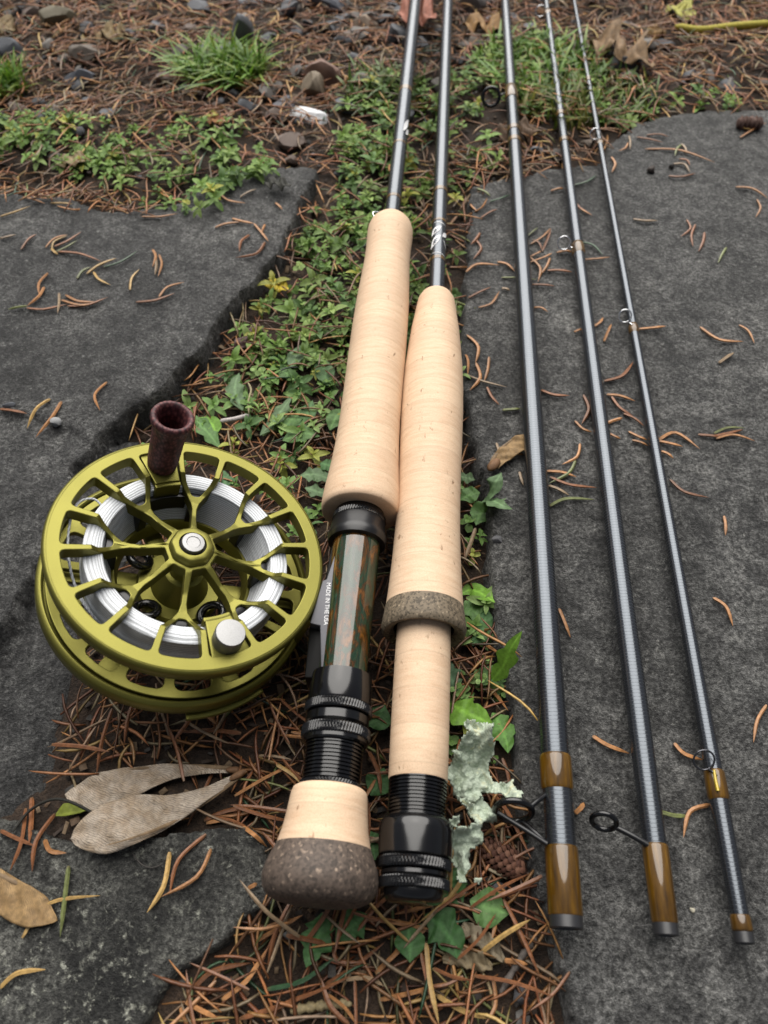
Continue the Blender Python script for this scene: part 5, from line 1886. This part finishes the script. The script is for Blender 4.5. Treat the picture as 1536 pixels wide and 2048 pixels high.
# winged maple seeds
def samara(label, top, bottom, rib_on, mat, nut, up, seed, tip=.22):
    """winged seed between two traced edges, from the seed end to the wing tip; the thick rib runs along one edge"""
    E = [np.array(gp(e, up)) for e in (top, bottom)]
    mid = 0.5 * (E[0] + E[1])
    half = 0.5 * np.linalg.norm(E[0] - E[1], axis=1)
    s_ = list(mid)
    c = mid[0]
    t = thing('maple_seed', label, 'winged seed', c)
    bpy.context.view_layer.update()
    L = np.concatenate([[0], np.cumsum(np.linalg.norm(np.diff(mid, axis=0), axis=1))])
    hw = np.interp(np.linspace(0, L[-1], 12), L, half)
    blade('wing', s_, hw, hw, M[mat], t, (.3, .2, .1), .02, .03, .16, -.06, 0, 0, 44, 8, .0002, 1.0, seed, tip)
    k = 0 if rib_on == 'top' else 1
    q = E[k] * .93 + E[1 - k] * .07
    P = spline(q[:-1] - c, 24)
    P[:, 2] += .0004
    V, Fa = tube_data(P, np.interp(np.linspace(0, 1, len(P)), [0, .2, .6, 1], [.0005, .0009, .0006, .0001]), 6, False, .6)
    link('wing_rib', new_mesh('wing_rib', V, Fa, M['dry_leaf'], 60, np.array([.22, .15, .085]) * np.ones((len(V), 1))), t)
    if nut:
        n0 = np.array(nut) * .001
        d = mid[1] - c
        d /= np.linalg.norm(d)
        P = [d * n0[0] * k + np.array([0, 0, .001]) for k in np.linspace(-1, 1, 9)]
        V, Fa = tube_data(P, n0[1] * np.sqrt(np.clip(1 - np.linspace(-.97, .97, 9) ** 2, 0, 1)), 10, False, .7)
        link('seed_case', new_mesh('seed_case', V, Fa, M['dry_leaf'], 60, np.array([.20, .105, .05]) * np.ones((len(V), 1))), t)


samara('upper of two paired pale maple seeds, its wing partly under the other', [(470, 1536), (400, 1533), (330, 1531), (250, 1536), (180, 1550), (124, 1572)],
       [(470, 1546), (400, 1549), (340, 1562), (270, 1600), (200, 1622), (136, 1606)], 'top', 'samara_pale', (3.0, 1.2), .0030, 5)
samara('lower of two paired pale maple seeds, wing lying over the lichened flagstone', [(474, 1546), (410, 1574), (340, 1592), (262, 1602), (196, 1624), (140, 1656)],
       [(478, 1556), (418, 1600), (352, 1645), (280, 1677), (212, 1697), (142, 1700)], 'bottom', 'samara_pale', (3.0, 1.2), .0075, 6)
samara('tan maple seed wing cut by the edge of the picture, crossed by a yellow needle', [(-70, 1700), (0, 1745), (50, 1768), (95, 1795), (118, 1826)],
       [(-70, 1770), (-8, 1812), (30, 1846), (70, 1862), (112, 1856)], 'top', 'samara_tan', None, .0016, 7, .3)
samara('tan maple seed with a brown seed case leaning on the thickest bare rod', [(980, 925), (1000, 897), (1026, 876), (1056, 862)],
       [(994, 940), (1022, 918), (1050, 902), (1072, 880)], 'top', 'samara_tan', (3.6, 2.2), .0030, 8)

# stems and sticks
def stem(name, label, cat, pts, rad, col, up=.002, mat='bits'):
    P = gp(pts, up)
    b = np.array(P[0])
    Q = spline(np.array(P) - b, 30)
    e = np.linspace(0, 1, len(Q))
    rr = rad * np.minimum(1, np.minimum(.35 + e * 6, .25 + (1 - e) * 6)) * (1 + (.22 * np.sin(e * 40) + .12 * np.sin(e * 97)) * (name in ('wood_twig', 'catkin')))
    o = tube(name, Q, rr, M[mat], None, 7, False, col)
    o.location = b
    return tag(o, label, cat)


stem('leaf_stalk', 'thin black curved stalk arching across the paired winged seeds', 'stalk', [(25, 1665, .001), (60, 1620, .004), (110, 1598, .007), (160, 1612, .008), (210, 1645, .007), (242, 1682, .004)], .0005, (.015, .014, .010))
stem('pale_stick', 'short bleached stick lying above the reel in the litter', 'stick', [(440, 842, .006), (468, 838, .0065), (498, 830, .007)], .0011, (.46, .42, .40))
stem('pale_stick', 'crooked thin straw standing at the end of the bleached stick', 'stick', [(498, 828, .006), (497, 800, .008), (502, 780, .008), (496, 765, .008)], .0005, (.34, .29, .17))
stem('leaf_stalk', 'long yellow leaf stalk lying across the top right gravel', 'stalk', [(1350, 52, .006), (1400, 60, .006), (1470, 52, .007), (1560, 46, .008)], .0026, (.42, .36, .05))
stem('pale_stick', 'pale grass straw in the needles under the black double-foot guide', 'stick', [(985, 1655, .003), (1010, 1680, .004), (1035, 1695, .004)], .0006, (.36, .28, .18))
stem('pale_stick', 'thin straw curling across the small cone', 'stick', [(962, 1728, .004), (985, 1742, .005), (1018, 1758, .003)], .0005, (.36, .30, .20))
stem('pale_stick', 'dry bent straw beside the front edge of the rod slab', 'stick', [(1108, 1965, .003), (1098, 2010, .004), (1090, 2048, .003)], .0008, (.28, .22, .13))
stem('leaf_stalk', 'hair-thin curved fibre on the lichened flagstone', 'stalk', [(263, 1703, .0008), (282, 1728, .001), (305, 1735, .001), (326, 1727, .0008)], .00022, (.05, .045, .04))
stem('wood_twig', 'grey knobbly twig in the needles near the front of the rod slab', 'twig', [(1000, 1990, .003), (1030, 1935, .005), (1060, 1890, .005), (1072, 1872, .004)], .0010, (.10, .085, .075))
stem('catkin', 'brown segmented catkin lying on the far corner of the rod slab', 'catkin', [(1474, 246, .003), (1500, 246, .003), (1526, 248, .003)], .0034, (.13, .075, .06))
stem('catkin', 'straw-coloured seed spike under a creeping plant in the front needles', 'seed spike', [(580, 2022, .004), (640, 2012, .005), (704, 2008, .005)], .0013, (.24, .19, .10))

# lichen: ruffled lobes
def lichen(label, px_poly, zc, seed):
    z0 = zc
    poly = np.array([at(x, y, z0)[:2] for x, y in px_poly])
    c = poly.mean(0)
    st = .00045
    xs = np.arange(poly[:, 0].min() - .004, poly[:, 0].max() + .004, st)
    ys = np.arange(poly[:, 1].min() - .004, poly[:, 1].max() + .004, st)
    X, Y = np.meshgrid(xs, ys)
    n1, n2, n3 = fbm(X, Y, .006, seed, 3), fbm(X, Y, .012, seed + 9, 2), fbm(X, Y, .0022, seed + 3, 2)
    d = sdf(X, Y, poly) - .0008 + n1 * .006 + fbm(X, Y, .0035, seed + 50, 2) * .0035
    ridge = np.abs(n1) * .0105
    Z = z0 + n2 * .006 + ridge + n3 * .0010 + np.exp(-np.clip(d, 0, 1) / .0016) * (.0016 + n2 * .010)
    V = np.stack([X - c[0], Y - c[1], Z - z0], -1).reshape(-1, 3)
    idx = np.arange(X.size).reshape(X.shape)
    Q = np.stack([idx[:-1, :-1], idx[:-1, 1:], idx[1:, 1:], idx[1:, :-1]], -1).reshape(-1, 4)
    ok = (d > 0).ravel()
    Q = Q[ok[Q].all(1)]
    used = np.unique(Q)
    rm = np.full(X.size, -1)
    rm[used] = np.arange(len(used))
    o = link('lichen', big_mesh('lichen', V[used], rm[Q], M['lichen']))
    o.location = (c[0], c[1], z0)
    md = o.modifiers.new('thickness', 'SOLIDIFY')
    md.thickness = .0005
    return tag(o, label, 'lichen')


lichen('crinkled pale green lichen lying in the gap beside the plain cork rod butt', [(905, 1448), (945, 1440), (985, 1452), (1000, 1490), (992, 1530), (1000, 1560), (1028, 1580), (1018, 1600), (985, 1606), (960, 1598), (930, 1600), (905, 1590), (892, 1540), (900, 1490)], .004, 201)
lichen('lower ragged pale green lichen lobes beside the black threaded collar', [(898, 1590), (940, 1590), (978, 1606), (985, 1630), (975, 1650), (945, 1650), (962, 1690), (940, 1722), (948, 1768), (935, 1792), (912, 1786), (905, 1740), (896, 1690), (892, 1640)], .004, 219)

# cone
cc = on_ground(1012, 1722, .004)
cone = thing('alder_cone', 'small brown scaly cone lying under the black double-foot guide', 'cone', cc)
bpy.context.view_layer.update()
ax = on_ground(1050, 1745, .004) - on_ground(972, 1695, .004)
ax /= np.linalg.norm(ax)
e1 = np.cross(ax, [0, 0, 1.0])
e1 /= np.linalg.norm(e1)
e2 = np.cross(e1, ax)
SL = .0072
V, Fa = tube_data([ax * SL * k for k in np.linspace(-1, 1, 9)], .0034 * np.sqrt(np.clip(1 - (np.linspace(-.95, .95, 9)) ** 2, 0, 1)), 10)
link('core', new_mesh('core', V, Fa, M['bits'], 60, np.array([.05, .022, .014]) * np.ones((len(V), 1))), cone)
scv, scf = leaf_grid(.0024, .0022, 4, 3, -.25, .15, 'round', 0)
scale_me = [big_mesh('scale', scv, scf, M['bits'], np.array(c) * np.ones((len(scv), 1))) for c in ((.14, .062, .038), (.20, .098, .062), (.095, .040, .026))]
for k in range(110):
    t = -0.95 + 1.9 * (k + .5) / 110
    a = k * 2.39996
    rr_ = .0036 * math.sqrt(max(0, 1 - t * t)) + .0002
    outv = math.cos(a) * e1 + math.sin(a) * e2
    xa = outv * .55 - ax * .83
    xa /= np.linalg.norm(xa)
    ya = np.cross(ax, outv)
    za = np.cross(xa, ya)
    o = bpy.data.objects.new('scale', scale_me[k % 3])
    COL.objects.link(o)
    o.parent = cone
    m = Matrix(np.stack([xa, ya, za], -1).tolist()).to_4x4()
    m.translation = (ax * SL * t + outv * rr_).tolist()
    o.matrix_local = m

# ------------------------------------------------------------------ pebbles and gravel
def rock_mesh(seed, sub=2, tint=(1, 1, 1)):
    import bmesh
    rg = np.random.default_rng(seed)
    bm = bmesh.new()
    bmesh.ops.create_icosphere(bm, subdivisions=sub, radius=1.0)
    cuts = rg.normal(0, 1, (11, 3))
    cuts /= np.linalg.norm(cuts, axis=1)[:, None]
    lim = rg.uniform(.48, .80, 11)
    for v in bm.verts:
        p = np.array(v.co)
        for nrm, l in zip(cuts, lim):
            e = p @ nrm - l
            if e > 0:
                p = p - nrm * e * .97
        p += .02 * np.sin(p[[1, 2, 0]] * 7 + seed)
        v.co = Vector(p)
    me = bpy.data.meshes.new('pebble')
    bm.to_mesh(me)
    bm.free()
    finish(me, M['pebble'], 24, np.array(tint) * np.ones((len(me.vertices), 1)))
    return me


ROCKC = [(.12, .125, .138), (.065, .068, .076), (.16, .145, .13), (.21, .17, .135), (.085, .072, .062), (.15, .11, .09)]
ROCK_ME = {(k, c): rock_mesh(k, 2, ROCKC[c]) for k in range(5) for c in range(6)}


def rock(name, label, x, y, sx, sy, sz, tint=None, k=0, rot=0.0, cat='stone', tilt=0.2, up=0.0):
    tint = tuple(1.35 * v for v in tint)
    me = rock_mesh(40 + k, 3, tint)
    o = link(name, me)
    p = on_ground(x, y)
    o.location = (p[0], p[1], p[2] + sz * .28 + up)
    o.scale = (sx * .80, sy * .80, sz * .85)
    o.rotation_euler = (tilt, tilt * .5, rot)
    return tag(o, label, cat)


rock('stone', 'flat white quartz shard in the needles behind the reel', 620, 238, .020, .009, .004, (.62, .64, .66), 1, -.3)
rock('stone', 'rounded blue-grey stone in the gravel behind the left slab', 165, 166, .0155, .012, .009, (.075, .082, .098), 2, .1)
rock('stone', 'dark slate-grey stone beside the left picture edge', 18, 118, .016, .013, .012, (.055, .06, .07), 3, .4)
rock('stone', 'reddish brown stone beside the first rod', 655, 160, .022, .016, .013, (.155, .095, .072), 4, -.4)
rock('stone', 'tan chunk of stone in front of the reddish one', 628, 188, .014, .012, .012, (.17, .135, .095), 5, .2)
rock('stone', 'upright grey stone behind the grass tuft', 484, 95, .012, .010, .020, (.10, .105, .115), 6, .3)
rock('stone', 'dark grey stone beside the tan maple leaf', 1247, 142, .016, .012, .011, (.06, .06, .065), 7, .5)
rock('stone', 'small mauve-grey pebble under the tan maple leaf', 1262, 160, .011, .008, .006, (.14, .125, .13), 8, .1)
rock('stone', 'olive-brown stone in the far gravel behind the left slab', 118, 48, .020, .017, .014, (.095, .08, .05), 9, .6)
rock('stone', 'greyish stone half hidden by the first rod at the back', 795, 78, .017, .012, .009, (.075, .078, .085), 10, .2)
rock('stone', 'brown-grey stone at the top edge between rods', 945, 15, .020, .014, .010, (.085, .075, .07), 11, .3)
rock('stone', 'blue-grey pebble behind the white quartz shard', 690, 217, .013, .009, .006, (.095, .102, .12), 12, .2)
rock('stone', 'grey pebble behind the creeping plants', 497, 224, .010, .009, .008, (.085, .09, .10), 13, .7)
rock('stone', 'flat mauve pebble left of the white quartz shard', 570, 212, .011, .008, .005, (.12, .12, .135), 14, .1)
rock('stone', 'pale beige stone at the back right of the grass tuft', 730, 55, .016, .010, .008, (.26, .20, .15), 15, .1)
rock('stone', 'grey-brown stone in the gravel beside the olive stone', 178, 112, .016, .012, .009, (.10, .082, .066), 16, .4)
rock('stone', 'large dark blue-grey stone at the top edge behind the tuft', 655, 12, .030, .018, .012, (.07, .075, .09), 17, -.3)
rock('stone', 'small light grey pebble on the smooth slab beside two tan needles', 112, 848, .0036, .0034, .0028, (.22, .225, .23), 18, .3)
rock('stone', 'tiny dark blue-grey stone chips at the rim of the smooth slab', 20, 810, .0040, .0022, .0016, (.06, .065, .075), 19, .3)
rock('stone', 'dark shiny stone half buried below the small cone', 992, 1775, .0055, .0050, .0036, (.045, .045, .05), 20, .4)
rock('stone', 'grey stone chip in the front needles near the rod slab', 1042, 1995, .0040, .0042, .0030, (.075, .075, .08), 21, .4)
rock('stone', 'small grey stone in the front needles at the bottom edge', 1045, 2040, .0040, .0034, .0026, (.09, .085, .08), 22, .4)
rock('stone', 'grey grit of stone in front of the fighting butt', 580, 1870, .0028, .0022, .0020, (.12, .12, .12), 23, .4)
rock('stone', 'dark rounded pebble beside the plain cork grip in the weeds', 992, 1082, .0036, .0034, .0022, (.07, .07, .075), 24, .4)
rock('stone', 'pale chip of grit on the rod slab between the two thinner rods', 1383, 1820, .0012, .0012, .0010, (.30, .28, .22), 25, .4)
rock('stone', 'black seed-like lump on the far part of the rod slab', 1302, 343, .0035, .0035, .0034, (.03, .022, .018), 26, .4, 'seed')
rock('stone', 'second black lump left of the other one on the rod slab', 1342, 336, .0026, .0026, .0024, (.015, .012, .010), 27, .4, 'seed')

N = 17000
X = RNG.uniform(-.75, .75, N)
Y = RNG.uniform(.36, 1.15, N)
uv = proj(np.stack([X, Y, np.zeros(N)], -1))
px, py = uv[:, 0], uv[:, 1]
dn = np.clip(.60 + 1.3 * fbm(X, Y, .12, 131, 3), .10, 1) * np.where(py < 235, 1, .25) * np.where(px < 900, 1, .75)
dn = np.where(cover_density(px, py) > .5, .05, dn)
keep = (slabness(X, Y) < -.004) & (RNG.random(N) < dn) & (px > -300) & (px < 1850) & (py > -300)
X, Y, px, py = X[keep], Y[keep], px[keep], py[keep]
n = len(X)
sz = .0016 + .0062 * RNG.random(n) ** 3.0
vis = np.where((px > 10) & (px < 1526) & (py > 5) & (py < 330))[0]
vis = vis[np.argsort(-sz[vis] / np.maximum(.2, Y[vis]))][:150]
single = np.zeros(n, bool)
single[vis] = True
rc = RNG.choice(6, n, p=[.26, .22, .17, .10, .15, .10])
WORD = ['blue-grey', 'dark grey', 'greyish tan', 'beige', 'dark brown', 'reddish brown']
for i in vis:
    o = link('pebble', ROCK_ME[(int(i) % 5, int(rc[i]))])
    s_ = sz[i]
    o.location = (X[i], Y[i], float(ground(X[i], Y[i])) + s_ * .35)
    o.scale = (s_ * RNG.uniform(.9, 1.5), s_ * RNG.uniform(.8, 1.1), s_ * RNG.uniform(.5, .9))
    o.rotation_euler = (RNG.normal(0, .25), RNG.normal(0, .25), RNG.uniform(0, 6.3))
    tag(o, f'{"larger" if s_ > .0042 else "tiny"} {WORD[rc[i]]} pebble {where_is(px[i], py[i])}', 'pebble', f'{WORD[rc[i]]} pebbles in the gravel bank')
r_ = ~single
RT_ = []
for k in range(4):
    m = rock_mesh(70 + k, 1)
    co = np.zeros(len(m.vertices) * 3, np.float32)
    m.vertices.foreach_get('co', co)
    RT_.append((co.reshape(-1, 3), np.array([list(p.vertices) for p in m.polygons])))
    bpy.data.meshes.remove(m)
q = np.where(r_)[0]
nq = len(q)
S = np.stack([sz[q] * RNG.uniform(.8, 1.3, nq), sz[q] * RNG.uniform(.7, 1.1, nq), sz[q] * RNG.uniform(.5, .9, nq)], -1) * .8
o = link('gravel', scatter('gravel', RT_, RNG.integers(0, 4, nq), frame_of(RNG.uniform(0, 6.3, nq), RNG.normal(0, .3, nq), RNG.normal(0, .3, nq)),
                           np.stack([X[q], Y[q], ground(X[q], Y[q]) + sz[q] * .25], -1), S, np.array(ROCKC)[rc[q]] * RNG.uniform(.7, 1.25, (nq, 1)), M['pebble']))
tag(o, 'fine grey and brown gravel in the bank behind the slabs', kind='stuff')

bpy.context.view_layer.update()
# labels that still coincide are told apart by their order in the photograph
by_label = {}
for o in SC.objects:
    if o.parent is None and o.get('label') and o.get('group'):
        by_label.setdefault(o['label'], []).append(o)
ORD = ('first', 'second', 'third', 'fourth', 'fifth', 'sixth', 'seventh', 'eighth', 'ninth', 'tenth')
for lab, obs in by_label.items():
    if len(obs) < 2 or len(obs) > 10:
        continue
    obs.sort(key=lambda q: proj(np.array(q.matrix_world.translation if q.matrix_world.translation.length else q.location))[0])
    for k, o in enumerate(obs):
        w = ('left one', 'right one')[k] if len(obs) == 2 else (('left one', 'middle one', 'right one')[k] if len(obs) == 3 else f'{ORD[k]} from left')
        full = f'{lab}, {w}'
        if len(full.replace('-', ' ').split()) > 16:
            full = full.replace(' one', '').replace(' from left', '').replace('close ', '').replace('small ', '').replace('large ', '')
        o['label'] = full
